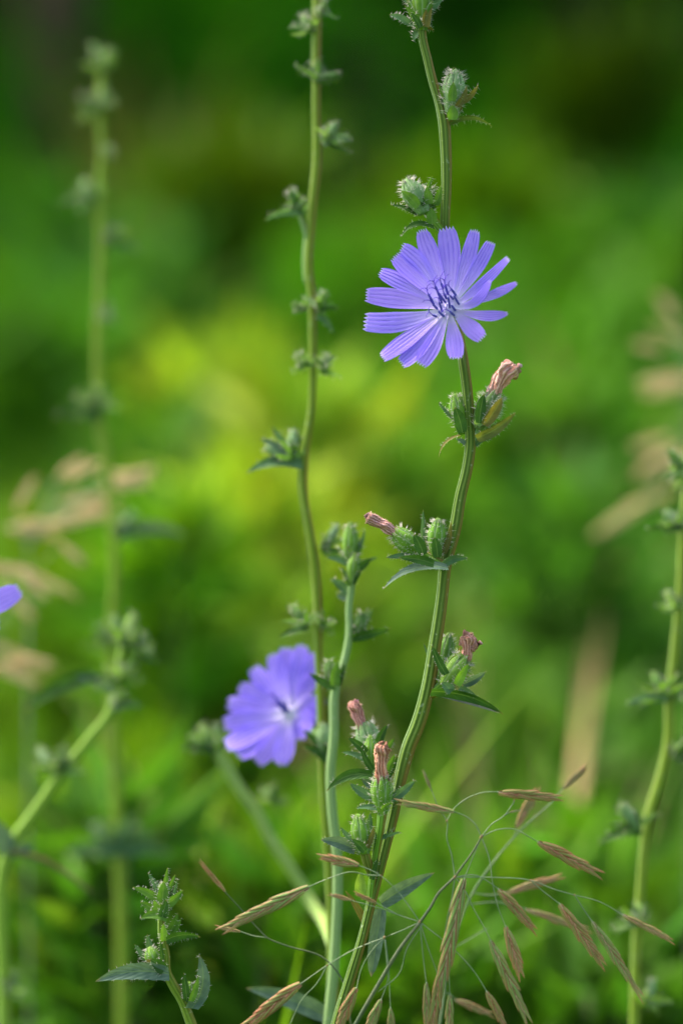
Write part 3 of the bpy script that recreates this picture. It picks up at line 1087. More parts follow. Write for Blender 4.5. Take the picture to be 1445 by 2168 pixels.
# ------------------------------------------------------------------ the sharp chicory stalk with the open flower
A = Plant('chicory_plant', 'sharp tall chicory stalk with one wide open blue-violet flower and brown withered heads', 'flower', V((-0.035, 0.03, 0)), 'chicory stalks')
MAIN = (0.10, 0.165, 0.022, 1)
A.stem([(893, -110, 10), (893, -30, 10), (893, 30, 10), (893, 75, 9), (904, 125, 9), (916, 174, 9.5), (929, 215, 10.5), (938, 252, 12.5), (942, 300, 12), (944, 400, 10.5), (941, 473, 10),
        (950, 580, 10, 0.006), (966, 690, 10.5, 0.004), (979, 760, 11), (987, 817, 11), (993, 895, 11), (995, 934, 11.5), (988, 992, 11.5), (974, 1050, 12), (962, 1120, 13),
        (943, 1191, 13), (935, 1262, 12.5), (930, 1300, 13), (918, 1377, 13.5), (905, 1455, 14.5), (884, 1532, 15), (864, 1582, 15), (848, 1643, 13.5),
        (832, 1724, 11.5), (812, 1805, 11), (790, 1890, 10.5), (782, 1923, 10), (765, 1992, 10), (744, 2061, 11), (713, 2165, 12), (690, 2260, 12)], color=MAIN, foot=(-0.035, 0.03), seg=36)
# top node
b = A.bud((893, 62), (893, -70), 42, color=BRIGHT, ocolor=GREEN, hairs=60, nout=3)
A.leaf((866, 50), (823, 31), 17, 3, 0.3, GLAU, hairs=30)
A.leaf((889, 61), (874, 87), 17, 2, 0.4, GLAU, hairs=18)
A.leaf((895, 60), (918, 66), 10, 5, 0.8, OLIVE, hairs=26)
A.leaf((878, 22), (850, -6), 14, 2, 0.2, GLAU, hairs=24)
A.leaf((910, 22), (938, -5), 16, 2, 0.2, GLAU, hairs=24, d=-0.001)
A.leaf((887, 56), (856, 12), 17, 3, 0.0, GREEN, hairs=18, d=-0.002)
A.leaf((900, 57), (914, 8), 19, 3, 0.1, OLIVE, hairs=18, d=-0.002)
A.leaf((890, 58), (868, 26), 14, 2, 0.0, DARK, hairs=10, d=-0.003)
A.leaf((880, 58), (861, 56), 9, 4, 0.6, GLAU, hairs=16)
# right node, pale hairy bud
A.stem([(944, 262, 9), (950, 250, 9), (955, 236, 9)], name='bud_stalk', color=BRIGHT, seg=12, rib=0)
A.bud((955, 242), (964, 146), 46, d=-0.001, color=PALE, ocolor=GREEN, hairs=330, nout=0, hl=12)
A.leaf((956, 214), (959, 173), 19, 0, 0, GREEN, d=-0.0042, hairs=8)
A.leaf((947, 212), (929, 180), 11, -3, 0.3, GREEN, d=-0.002, hairs=8)
A.leaf((966, 226), (987, 182), 15, -4, 0.4, OLIVE, d=-0.003, hairs=12)
A.leaf((972, 218), (1012, 179), 14, -5, 0.3, OLIVE, d=-0.001, hairs=20)
A.leaf((957, 254), (958, 222), 24, 0, 0, GREEN, d=-0.0042, hairs=14, a=0.6, bb=0.85)
A.leaf((965, 232), (980, 225), 12, 0, 0.3, OLIVE, hairs=30)
A.leaf((940, 225), (934, 196), 12, 0, 0.3, GLAU, d=-0.001, hairs=30)
A.leaf((952, 262), (1041, 268), 13, 17, 0.75, (0.10, 0.15, 0.03), d=-0.001, hairs=46, hl=7)
# left node above the flower
A.stem([(938, 492, 8), (925, 476, 9), (905, 452, 8), (895, 440, 8)], name='bud_stalk', color=BRIGHT, seg=12, rib=0)
A.bud((897, 450), (857, 378), 48, d=-0.001, color=PALE, ocolor=GREEN, hairs=330, nout=0, hl=11)
A.bud((910, 446), (908, 392), 30, d=0.001, color=GREEN, ocolor=GREEN, hairs=60, nout=0)
A.leaf((884, 438), (848, 404), 22, 3, 0.1, GREEN, d=-0.0042, hairs=12)
A.leaf((898, 434), (877, 408), 14, 2, 0.1, DARK, d=-0.003, hairs=8)
A.leaf((882, 454), (826, 434), 13, 4, 0.6, DARK, d=-0.001, hairs=26)
A.leaf((908, 432), (903, 394), 19, 0, 0, GREEN, d=-0.003, hairs=12)
A.leaf((905, 406), (915, 372), 9, 2, 0.2, GREEN, d=-0.001, hairs=10)
A.leaf((920, 434), (932, 392), 17, -2, 0.2, GREEN, d=-0.001, hairs=14)
A.leaf((914, 474), (912, 440), 23, 0, 0, GREEN, d=-0.0035, hairs=12, a=0.6, bb=0.85)
A.leaf((918, 482), (847, 502), 15, 17, 0.55, DARK, d=-0.002, hairs=30, hl=5)
A.leaf((890, 450), (868, 440), 14, 0, 0.3, GLAU, hairs=40)
# node below the flower, left
A.bud((980, 918), (962, 832), 40, d=0.001, color=BRIGHT, ocolor=GREEN, hairs=200, nout=0, hl=9)
A.leaf((978, 916), (962, 862), 26, 2, 0.1, DARK, d=-0.0035, hairs=8, a=0.6, bb=0.7)
A.leaf((958, 886), (927, 851), 11, -2, 0.7, GLAU, hairs=34, hl=6)
A.leaf((974, 922), (928, 969), 8, 12, 0.8, OLIVE, hairs=16, hl=5)
A.leaf((984, 940), (965, 930), 11, 2, 0.4, BLUE, d=-0.001, hairs=10)
# node below the flower, right, withered pink head
A.stem([(1000, 940, 7), (1006, 925, 8), (1013, 905, 9)], name='bud_stalk', color=PALE, seg=12, rib=0)
b = A.bud((1010, 908), (1052, 828), 52, d=0.0, color=(0.17, 0.27, 0.08), ocolor=GREEN, hairs=260, nout=0, open_=0.35, hl=11)
A.withered(b, [(1036, 850, 12), (1046, 828, 14), (1058, 806, 16), (1072, 788, 20), (1090, 776, 17)], d=0.0, tint=(1.15, 1.1, 1.15), twist=3)
A.leaf((1014, 896), (1024, 834), 22, 2, 0.0, DARK, d=-0.0042, hairs=6, a=0.6, bb=0.7)
A.leaf((1024, 900), (1062, 842), 24, -2, 0.2, OLIVE, d=-0.0042, hairs=40, a=0.6, bb=0.7, hl=9)
A.leaf((1008, 928), (1091, 873), 24, -6, 0.3, (0.12, 0.14, 0.03), d=-0.004, hairs=22, hl=6)
A.leaf((1008, 900), (1020, 880), 18, 0, 0.1, PALE, d=-0.003, hairs=4)
A.leaf((1006, 942), (1042, 931), 10, 6, 0.5, GLAU, d=-0.001, hairs=14, hl=5)
# node with the withered head pointing left
A.stem([(940, 1202, 10), (925, 1190, 10), (905, 1178, 9), (885, 1168, 9)], name='bud_stalk', color=BRIGHT, seg=12, rib=0, d=-0.002)
b = A.bud((890, 1172), (832, 1124), 42, d=-0.002, color=BRIGHT, ocolor=GREEN, hairs=240, nout=0, open_=0.35, hl=10)
A.withered(b, [(850, 1140, 8), (832, 1124, 9), (815, 1113, 11), (797, 1104, 10), (783, 1097, 10.5), (777, 1094, 9)], d=-0.002, tint=(0.95, 0.9, 1.1), twist=1)
A.bud((922, 1178), (927, 1096), 38, d=-0.002, color=(0.14, 0.30, 0.03), ocolor=GREEN, hairs=240, nout=0, hl=9)
A.leaf((896, 1175), (875, 1131), 24, 2, 0.0, DARK, d=-0.006, hairs=8, a=0.6, bb=0.7)
A.leaf((926, 1180), (919, 1137), 22, 1, 0.0, DARK, d=-0.006, hairs=8, a=0.6, bb=0.7)
A.leaf((938, 1172), (954, 1104), 14, -3, 0.3, OLIVE, d=-0.003, hairs=18)
A.leaf((893, 1150), (895, 1079), 10, 0, 0.3, GLAU, d=0.001, hairs=16, hl=5)
A.leaf((910, 1150), (897, 1118), 10, 0, 0.3, GLAU, d=0.0, hairs=16, hl=5)
A.leaf((918, 1194), (842, 1181), 20, 4, 0.1, DARK, d=-0.007, hairs=16, hl=5)
A.leaf((875, 1180), (816, 1181), 14, 3, 0.2, GLAU, d=-0.003, hairs=22, hl=6)
A.leaf((948, 1203), (810, 1248), 24, 22, 0.75, BLUE, d=-0.005, hairs=36, hl=4)
A.leaf((936, 1196), (991, 1182), 18, 7, 0.3, GLAU, d=-0.004, hairs=28, hl=6)
# node with the upright pink withered head
A.stem([(908, 1470, 12), (925, 1460, 12), (940, 1448, 11)], name='bud_stalk', color=BRIGHT, seg=12, rib=0)
A.bud((934, 1430), (951, 1338), 34, d=0.010, color=GREEN, ocolor=GREEN, hairs=120, nout=2)
b = A.bud((938, 1452), (985, 1388), 46, d=-0.001, color=(0.19, 0.32, 0.05), ocolor=GREEN, hairs=200, nout=0, open_=0.5)
A.withered(b, [(972, 1415, 8), (985, 1395, 10), (990, 1372, 11), (989, 1352, 15), (986, 1344, 11)], d=-0.001, tint=(1.0, 0.85, 0.85), twist=1, prongs=[[(998, 1376, 7), (1008, 1366, 6), (1018, 1360, 5)], [(985, 1366, 6), (976, 1362, 6), (974, 1366, 4)]])
A.leaf((944, 1428), (914, 1366), 18, -3, 0.3, DARK, d=-0.004, hairs=12, hl=5)
A.leaf((956, 1442), (976, 1366), 15, 3, 0.4, OLIVE, d=0.002, hairs=10)
A.leaf((965, 1450), (990, 1405), 20, 0, 0.2, BRIGHT, d=-0.005, hairs=14)
A.leaf((978, 1448), (1028, 1421), 20, -3, 0.2, BLUE, d=0.002, hairs=14, hl=5)
A.leaf((912, 1464), (1066, 1513), 25, 14, 0.55, DARK, d=-0.005, hairs=18, hl=4)
A.leaf((930, 1470), (1056, 1510), 13, 4, 0.1, (0.17, 0.17, 0.21), d=-0.002, fold=0.1)
A.leaf((956, 1464), (934, 1444), 22, 1, 0.0, GLAU, d=-0.006, hairs=10, hl=5)
A.leaf((972, 1456), (1009, 1476), 13, 2, 0.2, GLAU, d=-0.005, hairs=14, hl=5)
A.leaf((925, 1440), (895, 1360), 10, 0, 0.3, GLAU, d=0.006, hairs=6)
# low withered brown head in front of the stem
A.stem([(808, 1722, 10, -0.004), (805, 1750, 9, -0.004), (798, 1790, 8, -0.003), (788, 1860, 8, -0.001), (783, 1915, 8, 0)], name='side_branch', color=BRIGHT, seg=16)
b = A.bud((808, 1722), (807, 1640), 42, d=-0.004, color=BRIGHT, ocolor=GREEN, hairs=240, nout=0, open_=0.35, hl=9)
A.withered(b, [(808, 1670, 11), (807, 1648, 13), (806, 1622, 12.5), (807, 1600, 12.5), (809, 1584, 16), (811, 1578, 12)], d=-0.004, tint=(0.85, 0.72, 0.62), twist=0.4, fuzz=420)
A.leaf((793, 1690), (739, 1657), 21, -3, 0.1, GLAU, d=-0.003, hairs=18, hl=5, teeth=0.1)
A.leaf((826, 1692), (879, 1651), 20, -2, 0.1, GLAU, d=-0.003, hairs=18, hl=5, teeth=0.1)
A.leaf((802, 1712), (752, 1711), 13, 3, 0.5, GLAU, d=-0.005, hairs=14, hl=5)
A.leaf((805, 1718), (834, 1700), 10, 6, 0.6, GREEN, d=-0.007, hairs=18, hl=5)
A.leaf((800, 1712), (812, 1726), 10, 0, 0.3, GREEN, d=-0.008, hairs=6)
A.leaf((815, 1640), (836, 1595), 13, 0, 0.3, GREEN, d=0.002, hairs=10)
A.leaf((818, 1650), (842, 1600), 13, 0, 0.3, DARK, d=0.003, hairs=10)
# withered head behind it
A.stem([(815, 1700, 8, 0.005), (805, 1660, 9, 0.010), (795, 1620, 9, 0.014)], name='side_branch', color=GREEN, seg=14)
b = A.bud((797, 1622), (768, 1528), 50, d=0.014, color=PALE, ocolor=GREEN, hairs=200, nout=0, open_=0.35)
A.withered(b, [(770, 1550, 9), (762, 1530, 10), (755, 1506, 11), (751, 1492, 13), (752, 1487, 9)], d=0.014, tint=(1.05, 0.85, 1.0), twist=1)
A.bud((787, 1624), (783, 1556), 30, d=0.008, color=BRIGHT, ocolor=GREEN, hairs=60, nout=1)
A.leaf((775, 1594), (736, 1561), 18, 2, 0.1, DARK, d=0.006, hairs=6)
A.leaf((798, 1578), (820, 1533), 17, 2, 0.1, DARK, d=0.010, hairs=6)
A.leaf((790, 1632), (764, 1580), 14, -4, 0.2, DARK, d=0.005, hairs=6)
A.leaf((778, 1612), (722, 1593), 14, 5, 0.4, GLAU, d=0.008, hairs=6)
A.leaf((792, 1642), (690, 1676), 24, 17, 0.3, DARK, d=0.006, hairs=8)
A.leaf((790, 1665), (764, 1648), 18, 0, 0.1, BLUE, d=0.006, hairs=6)
A.leaf((818, 1588), (834, 1562), 10, 0, 0.2, GREEN, d=0.012, hairs=6)
# lowest visible node
A.stem([(786, 1850, 10, 0.0), (775, 1818, 10, -0.003), (770, 1798, 9, -0.004)], name='bud_stalk', color=(0.17, 0.20, 0.04), seg=12, rib=0)
A.bud((770, 1806), (757, 1722), 40, d=-0.004, color=BRIGHT, ocolor=GREEN, hairs=150, nout=2, hl=8)
A.leaf((752, 1798), (678, 1778), 28, 5, 0.1, BLUE, d=-0.003, hairs=12, hl=5)
A.leaf((752, 1782), (720, 1750), 12, -3, 0.3, GLAU, d=-0.004, hairs=10, hl=6)
A.leaf((780, 1772), (783, 1720), 15, 0, 0.1, GLAU, d=0.0, hairs=8)
A.leaf((776, 1795), (791, 1750), 12, -2, 0.2, OLIVE, d=-0.006, hairs=10)
A.leaf((772, 1802), (744, 1776), 18, 2, 0.1, DARK, d=-0.008, hairs=8)
A.leaf((806, 1774), (848, 1762), 11, 3, 0.4, GLAU, d=-0.004, hairs=14, hl=5)
A.leaf((764, 1896), (761, 1846), 26, 0, 0.0, (0.19, 0.31, 0.045), d=-0.001)
A.leaf((786, 1862), (800, 1815), 12, 0, 0.1, DARK, d=-0.004, hairs=8)
A.leaf((806, 1912), (920, 1847), 34, 4, 0.1, BLUE, d=0.006)
A.leaf((806, 1925), (785, 2068), 32, 0, 0.2, BLUE, d=0.006, bb=0.6)
A.leaf((690, 2150), (520, 2092), 40, 8, 0.2, BLUE, d=0.03)
A.leaf((775, 1960), (730, 1885), 16, 3, 0.2, OLIVE, d=0.003)

CX = lambda x: 740 + x / 3.705
CV = lambda y: 440 + y / 3.705
PET = [(650, 430, 562, 178, 155, 98, 0, 1), (785, 430, 757, 160, 175, 130, 0, 3), (910, 440, 980, 180, 122, 88, 0, 1), (985, 490, 1105, 270, 112, 88, 0.4, 3.5),
       (1005, 625, 1240, 395, 95, 70, 0.8, 4), (985, 735, 1098, 572, 95, 62, 1.0, -9), (1100, 690, 1305, 590, 84, 46, 0.7, 2), (1040, 845, 1235, 828, 90, 36, 0.55, 0),
       (930, 925, 1035, 1022, 140, 108, 0, 1), (815, 1020, 830, 1178, 142, 108, 0, 3), (662, 1050, 555, 1222, 142, 112, 0, 0), (572, 1060, 405, 1218, 136, 104, 0, 2.5),
       (480, 1010, 257, 1172, 132, 92, 0, 0.5), (420, 890, 120, 893, 168, 156, 0, 3), (420, 722, 132, 685, 156, 112, 0, 1), (450, 605, 240, 508, 134, 90, 0, 3.4),
       (510, 535, 352, 388, 142, 98, 0, 0), (570, 465, 408, 315, 135, 98, 0, 3)]
petals = [(CX(a), CV(b_), CX(c), CV(e), wm / 3.705, wt / 3.705, ro, la) for a, b_, c, e, wm, wt, ro, la in PET]
STA = [(745, 860, 695, 812, 16, 0), (685, 857, 648, 838, 12, 22), (665, 770, 615, 675, 26, 30), (692, 800, 650, 755, 18, 26), (728, 825, 700, 740, 24, 22), (728, 765, 672, 615, 32, 26),
       (758, 752, 692, 665, 26, 30), (785, 795, 770, 700, 26, 0), (772, 690, 745, 605, 24, 26), (832, 812, 797, 765, 16, 0), (825, 850, 783, 812, 16, 24), (862, 768, 815, 690, 20, 0),
       (838, 695, 790, 630, 22, 22), (815, 722, 788, 690, 20, 24), (735, 640, 715, 590, 30, 34), (760, 720, 735, 665, 28, 28)]
sta = [(CX(a), CV(b_), CX(c), CV(e), h, cu) for a, b_, c, e, h, cu in STA]
A.flower((CX(778), CV(790)), petals, d=-0.006, stamens=sta)

# ------------------------------------------------------------------ middle stalk, slightly behind
DB = 0.046
B = Plant('chicory_plant', 'tall soft-focus chicory stalk set with closed buds, rising behind the drooping blurred flower', 'flower', V((-0.03, 0.09, 0)), 'chicory stalks')
B.stem([(672, -120, 9), (671, -30, 10), (670, 23, 10), (669, 100, 9.5), (669, 161, 9), (669, 254, 8.5), (671, 310, 10), (670, 346, 10), (663, 415, 9.5), (657, 496, 8.5), (653, 555, 9), (660, 640, 9),
        (661, 694, 8.5), (662, 777, 8), (659, 860, 8), (647, 943, 9), (641, 1026, 10), (650, 1095, 9), (663, 1175, 11), (671, 1268, 10), (673, 1361, 9), (678, 1480, 9), (682, 1620, 10), (690, 1750, 10), (700, 1900, 11), (705, 2168, 12)],
       d=DB, color=(0.17, 0.25, 0.02, 1), foot=(-0.03, 0.09), seg=20)
B.stem([(650, 505, 5), (640, 470, 5), (632, 445, 5)], d=DB, name='bud_stalk', color=PALE, rib=0, seg=10)
B.stem([(647, 600, 5), (645, 540, 5), (651, 480, 5)], d=DB + 0.001, name='bud_stalk', color=PALE, rib=0, seg=10)
# (u, v, d, side, size, buds)
for i, (u, v, s_, sz, nb, lf) in enumerate([(658, 70, -1, 0.75, 1, False), (674, 36, 1, 0.55, 1, False), (668, 175, 0, 0.85, 1, False), (684, 305, 1, 0.85, 1, True), (640, 448, -1, 0.85, 1, True),
                                           (668, 662, 1, 0.85, 1, False), (650, 655, -1, 0.55, 0, False), (654, 778, -1, 0.7, 1, False), (676, 792, 1, 0.75, 1, False), (626, 976, -1, 0.95, 2, False),
                                           (678, 1170, 1, 0.95, 1, False), (652, 1330, -1, 0.85, 1, True), (672, 1330, 1, 0.6, 0, False)]):
    B.node(u, v, DB - 0.001, s_, sz, 20 + i, nb, lf, 60)
B.leaf((672, 668), (705, 705), 14, 6, 0.3, GLAU, d=DB - 0.002, hairs=10)
B.leaf((640, 985), (520, 1002), 26, 16, 0.3, GLAU, d=DB - 0.002, hairs=10)
B.leaf((605, 958), (550, 928), 16, 2, 0.2, BLUE, d=DB - 0.002, hairs=10)
B.leaf((615, 965), (575, 902), 16, 0, 0.2, GLAU, d=DB + 0.002, hairs=14)
# drooping blurred flower on a side branch
D2 = 0.052
B.stem([(690, 1640, 8, DB), (676, 1580, 8, 0.048), (650, 1540, 8, 0.060), (622, 1515, 8, D2 + 0.004)], name='side_branch', color=GREEN, seg=14)
T2 = [(668, 1385, 34), (640, 1367, 36), (606, 1372, 36), (577, 1386, 34), (536, 1416, 38), (508, 1455, 36), (484, 1488, 38), (475, 1532, 40), (480, 1578, 38), (505, 1600, 36), (546, 1614, 40), (594, 1618, 40),
      (632, 1565, 42), (648, 1552, 40), (668, 1528, 34), (676, 1508, 30), (686, 1482, 30), (664, 1424, 30)]
c2 = (612, 1508)
pet2 = []
for tu, tv, wm in T2:
    pet2.append((c2[0] + (tu - c2[0]) * 0.55 + rnd.uniform(-3, 3), c2[1] + (tv - c2[1]) * 0.55 + rnd.uniform(-3, 3), tu, tv, wm * 1.18, wm * 0.80, 0.0 if tu < 630 else 0.4, rnd.choice((0, 2, 4))))
sta2 = [(c2[0] + rnd.uniform(-14, 8), c2[1] + rnd.uniform(-14, 8), c2[0] + rnd.uniform(-34, -8), c2[1] + rnd.uniform(-34, -6), rnd.uniform(10, 22), 16) for _ in range(8)]
B.flower(c2, pet2, d=D2, tilt=(-0.4, 0.2), stamens=sta2, rows=10)
B.bud((690, 1600, 0.045), (684, 1530), 36, color=PALE, ocolor=DARK, hairs=60, nout=3)
B.leaf((690, 1600, 0.044), (640, 1545), 22, 4, 0.2, DARK)
B.leaf((695, 1612, 0.044), (640, 1580), 18, 4, 0.2, DARK)
B.leaf((700, 1600, 0.044), (655, 1590), 12, 4, 0.2, GLAU)
# leaning branch ending in buds
D3 = 0.088
B.stem([(703, 2010, 9, DB), (690, 1965, 11, 0.060), (650, 1896, 12, D3), (610, 1832, 12, D3), (568, 1768, 12, D3), (545, 1722, 12, D3), (505, 1668, 12, D3), (470, 1610, 12, D3), (455, 1585, 10, D3)], name='side_branch', color=(0.28, 0.40, 0.10, 0.1), seg=16)
B.node(455, 1590, D3 - 0.002, -1, 1.0, 61, 2, True, 40)
B.node(455, 1590, D3 + 0.002, 0, 0.9, 62, 1, False, 40)
B.node(575, 1700, D3, 0, 0.7, 63, 1, False, 20)

# ------------------------------------------------------------------ thin pale stalk in front of it
DC = 0.029
C = Plant('chicory_plant', 'slender pale green chicory stalk with a green bud tip, close beside the drooping blurred flower', 'flower', V((-0.02, 0.05, 0)), 'chicory stalks')
C.stem([(745, 1170, 7), (744, 1230, 8), (738, 1290, 7), (739, 1340, 8), (728, 1400, 8), (710, 1455, 9.5), (706, 1560, 10), (699, 1640, 10), (703, 1720, 10.5), (712, 1800, 10.5), (714, 1880, 10.5), (711, 1960, 10.5),
        (706, 2050, 11), (694, 2168, 11)], d=DC, color=(0.25, 0.37, 0.15, 0.15), foot=(-0.02, 0.05), seg=20)
C.bud((742, 1200), (741, 1105), 33, d=DC, color=BRIGHT, ocolor=GREEN, hairs=120, nout=4, hl=9)
C.bud((745, 1235), (752, 1170), 30, d=DC - 0.002, color=(0.15, 0.28, 0.03), ocolor=DARK, hairs=60, nout=3)
C.leaf((752, 1205), (785, 1182), 18, -2, 0.2, DARK, d=DC - 0.003)
C.leaf((755, 1200), (800, 1180), 12, 4, 0.4, GLAU, d=DC - 0.001)
C.leaf((735, 1195), (690, 1180), 14, 4, 0.3, GLAU, d=DC - 0.001)
C.leaf((752, 1170), (772, 1120), 10, -3, 0.3, GLAU, d=DC, hairs=14)
C.leaf((738, 1255), (700, 1225), 20, 2, 0.2, GLAU, d=DC, hairs=12)
C.leaf((740, 1240), (722, 1200), 12, 2, 0.2, GREEN, d=DC - 0.002)
C.leaf((738, 1265), (712, 1262), 20, 2, 0.2, BLUE, d=DC + 0.002, hairs=10)
C.leaf((745, 1350), (828, 1330), 22, 0, 0.4, DARK, d=DC - 0.001, hairs=8)
C.bud((750, 1350), (768, 1295), 26, d=DC, color=GREEN, ocolor=DARK, hairs=60, nout=4)
C.leaf((756, 1345), (778, 1290), 12, 0, 0.2, GLAU, d=DC, hairs=12)
C.leaf((760, 1345), (790, 1285), 10, 0, 0.3, GLAU, d=DC + 0.002, hairs=12)
C.leaf((712, 1455), (655, 1425), 20, -4, 0.3, DARK, d=DC - 0.001, hairs=8)
C.leaf((708, 1452), (715, 1398), 22, 2, 0.1, GREEN, d=DC - 0.002, hairs=10)
C.leaf((715, 1450), (730, 1405), 16, 2, 0.2, DARK, d=DC - 0.001, hairs=10)
C.bud((705, 1450), (695, 1395), 28, d=DC + 0.001, color=GREEN, ocolor=DARK, hairs=50, nout=3)

# ------------------------------------------------------------------ faint tall left stalk
DD = 0.165
D = Plant('chicory_plant', 'faint blurred chicory stalk without flowers standing before the dark trunk', 'flower', V((-0.075, 0.20, 0)), 'chicory stalks')
D.stem([(222, 110, 6.4), (214, 180, 8.0), (212, 250, 8.0), (216, 330, 8.0), (208, 420, 8.8), (213, 500, 8.8), (212, 600, 8.8), (208, 700, 9.6), (207, 800, 9.6), (213, 900, 10.4), (228, 1000, 9.6), (238, 1100, 9.6), (243, 1200, 8.8), (238, 1300, 9.6),
        (236, 1450, 10.4), (240, 1600, 11.2), (250, 1750, 11.2), (255, 1900, 11.2), (258, 2168, 12.0)], d=DD, color=(0.23, 0.33, 0.03, 0.3), foot=(-0.075, 0.20), seg=14)
for i, (u, v, s_, sz, nb, lf) in enumerate([(222, 150, 0, 0.9, 2, False), (214, 225, 0, 0.8, 1, False), (206, 240, -1, 0.7, 1, False), (222, 330, 1, 0.5, 0, False), (205, 425, -1, 0.9, 1, True), (222, 520, 1, 0.9, 1, True), (216, 680, 1, 0.6, 1, False),
                                           (208, 870, 0, 1.0, 1, True), (200, 880, -1, 0.9, 1, True), (248, 1130, 1, 0.9, 1, True), (240, 1370, -1, 0.9, 1, True), (250, 1800, 1, 1.2, 1, True), (245, 1810, -1, 1.2, 1, True)]):
    D.node(u, v, DD - 0.002, s_, sz, 80 + i, nb, lf, 30)
D.leaf((252, 1128), (395, 1135), 32, 18, 0.3, BLUE, d=DD - 0.004)
D.leaf((215, 880), (150, 890), 30, 10, 0.1, DARK, d=DD - 0.004)
for k in range(5):
    D.leaf((250, 1800), (250 + (-110, -70, 40, 90, 120)[k], 1800 + (10, -60, -80, -30, 10)[k]), 30, 10, 0.2, GLAU, d=DD - 0.004)

# ------------------------------------------------------------------ kinked stalk
DE = 0.095
E = Plant('chicory_plant', 'blurred chicory stalk kinked sideways with a leafy bud cluster at its tip', 'flower', V((-0.095, 0.11, 0)), 'chicory stalks')
E.stem([(268, 1330, 8), (258, 1390, 10), (246, 1450, 10), (238, 1500, 11), (190, 1565, 11), (130, 1640, 12), (70, 1725, 12), (22, 1795, 13), (6, 1850, 13), (3, 1950, 13), (8, 2050, 13), (10, 2168, 14)], d=DE, color=(0.22, 0.36, 0.04, 0.3), foot=(-0.10, 0.11), seg=18)
for i, (u, v, s_, sz, nb, lf) in enumerate([(262, 1370, 0, 1.1, 2, False), (275, 1390, 1, 1.0, 1, False), (258, 1440, 1, 0.8, 1, False), (252, 1450, -1, 0.8, 0, False), (240, 1500, 1, 0.7, 1, True), (125, 1640, -1, 1.0, 1, False), (130, 1635, 0, 0.9, 1, False), (12, 2110, 1, 0.8, 1, False)]):
    E.node(u, v, DE - 0.002, s_, sz, 120 + i, nb, lf, 40)
E.leaf((205, 1430), (55, 1505), 36, 14, 0.2, DARK, d=DE - 0.001)
E.leaf((243, 1460), (150, 1425), 26, 5, 0.2, BLUE, d=DE - 0.001)
E.leaf((18, 1805), (-20, 1730), 40, 5, 0.1, BLUE, d=DE - 0.002)
E.leaf((20, 1810), (75, 1790), 24, 4, 0.1, BLUE, d=DE - 0.002)
E.stem([(22, 1805, 6), (90, 1820, 6), (140, 1850, 5), (195, 1892, 4)], d=DE - 0.002, name='side_branch', color=(0.10, 0.13, 0.05), seg=10)

# ------------------------------------------------------------------ flower leaning in at the left edge
DH = 0.030
F3 = Plant('chicory_plant', 'deep violet chicory flower of which only one ray reaches into view', 'flower', V((-0.15, 0.06, 0)), 'chicory stalks')
F3.stem([(-92, 1335, 8, DH + 0.004), (-97, 1390, 9, DH), (-110, 1600, 11, DH), (-120, 1900, 12, DH), (-125, 2168, 12, DH)], color=GREEN, foot=(-0.135, 0.06), seg=16)
T3 = []
for k in range(14):
    an = 0.50 + 2 * math.pi * k / 14
    R3 = 152 if k == 0 else 88
    T3.append((-92 + R3 * math.cos(an), 1322 - R3 * math.sin(an)))
F3.flower((-92, 1322), [(-92 + (a - -92) * 0.55, 1322 + (b_ - 1322) * 0.55, a, b_, 50, 34, 0.35, (0, 2.5)[i % 2]) for i, (a, b_) in enumerate(T3)], d=DH, tilt=(-0.1, 0.35), stamens=[], rows=10)

# ------------------------------------------------------------------ right-hand stalk
DF = 0.066
Fp = Plant('chicory_plant', 'blurred budding chicory stalk behind the tips of the grass panicle', 'flower', V((0.085, 0.09, 0)), 'chicory stalks')
Fp.stem([(1462, 900, 8), (1455, 1000, 8), (1446, 1100, 9), (1442, 1180, 9), (1438, 1260, 9), (1426, 1380, 9), (1416, 1480, 10), (1413, 1570, 10), (1396, 1650, 11), (1372, 1730, 11), (1362, 1800, 10), (1354, 1900, 10), (1346, 2000, 10), (1342, 2168, 11)],
        d=DF, color=(0.20, 0.29, 0.025, 0.5), foot=(0.08, 0.10), seg=18)
for i, (u, v, s_, sz, nb, lf) in enumerate([(1452, 1000, -1, 0.9, 1, False), (1450, 1035, -1, 0.6, 0, False), (1444, 1120, -1, 0.9, 1, True), (1436, 1290, -1, 0.8, 1, False), (1412, 1480, -1, 1.0, 1, True), (1425, 1480, 1, 0.6, 0, True), (1424, 1610, 1, 0.8, 1, False),
                                           (1358, 1760, -1, 1.1, 1, True), (1354, 1960, 0, 1.0, 1, False), (1350, 1960, -1, 0.8, 0, True), (1358, 2130, 1, 0.9, 1, False)]):
    Fp.node(u, v, DF - 0.002, s_, sz, 160 + i, nb, lf, 40)
Fp.leaf((1398, 1468), (1352, 1500), 18, 4, 0.2, GLAU, d=DF - 0.002)

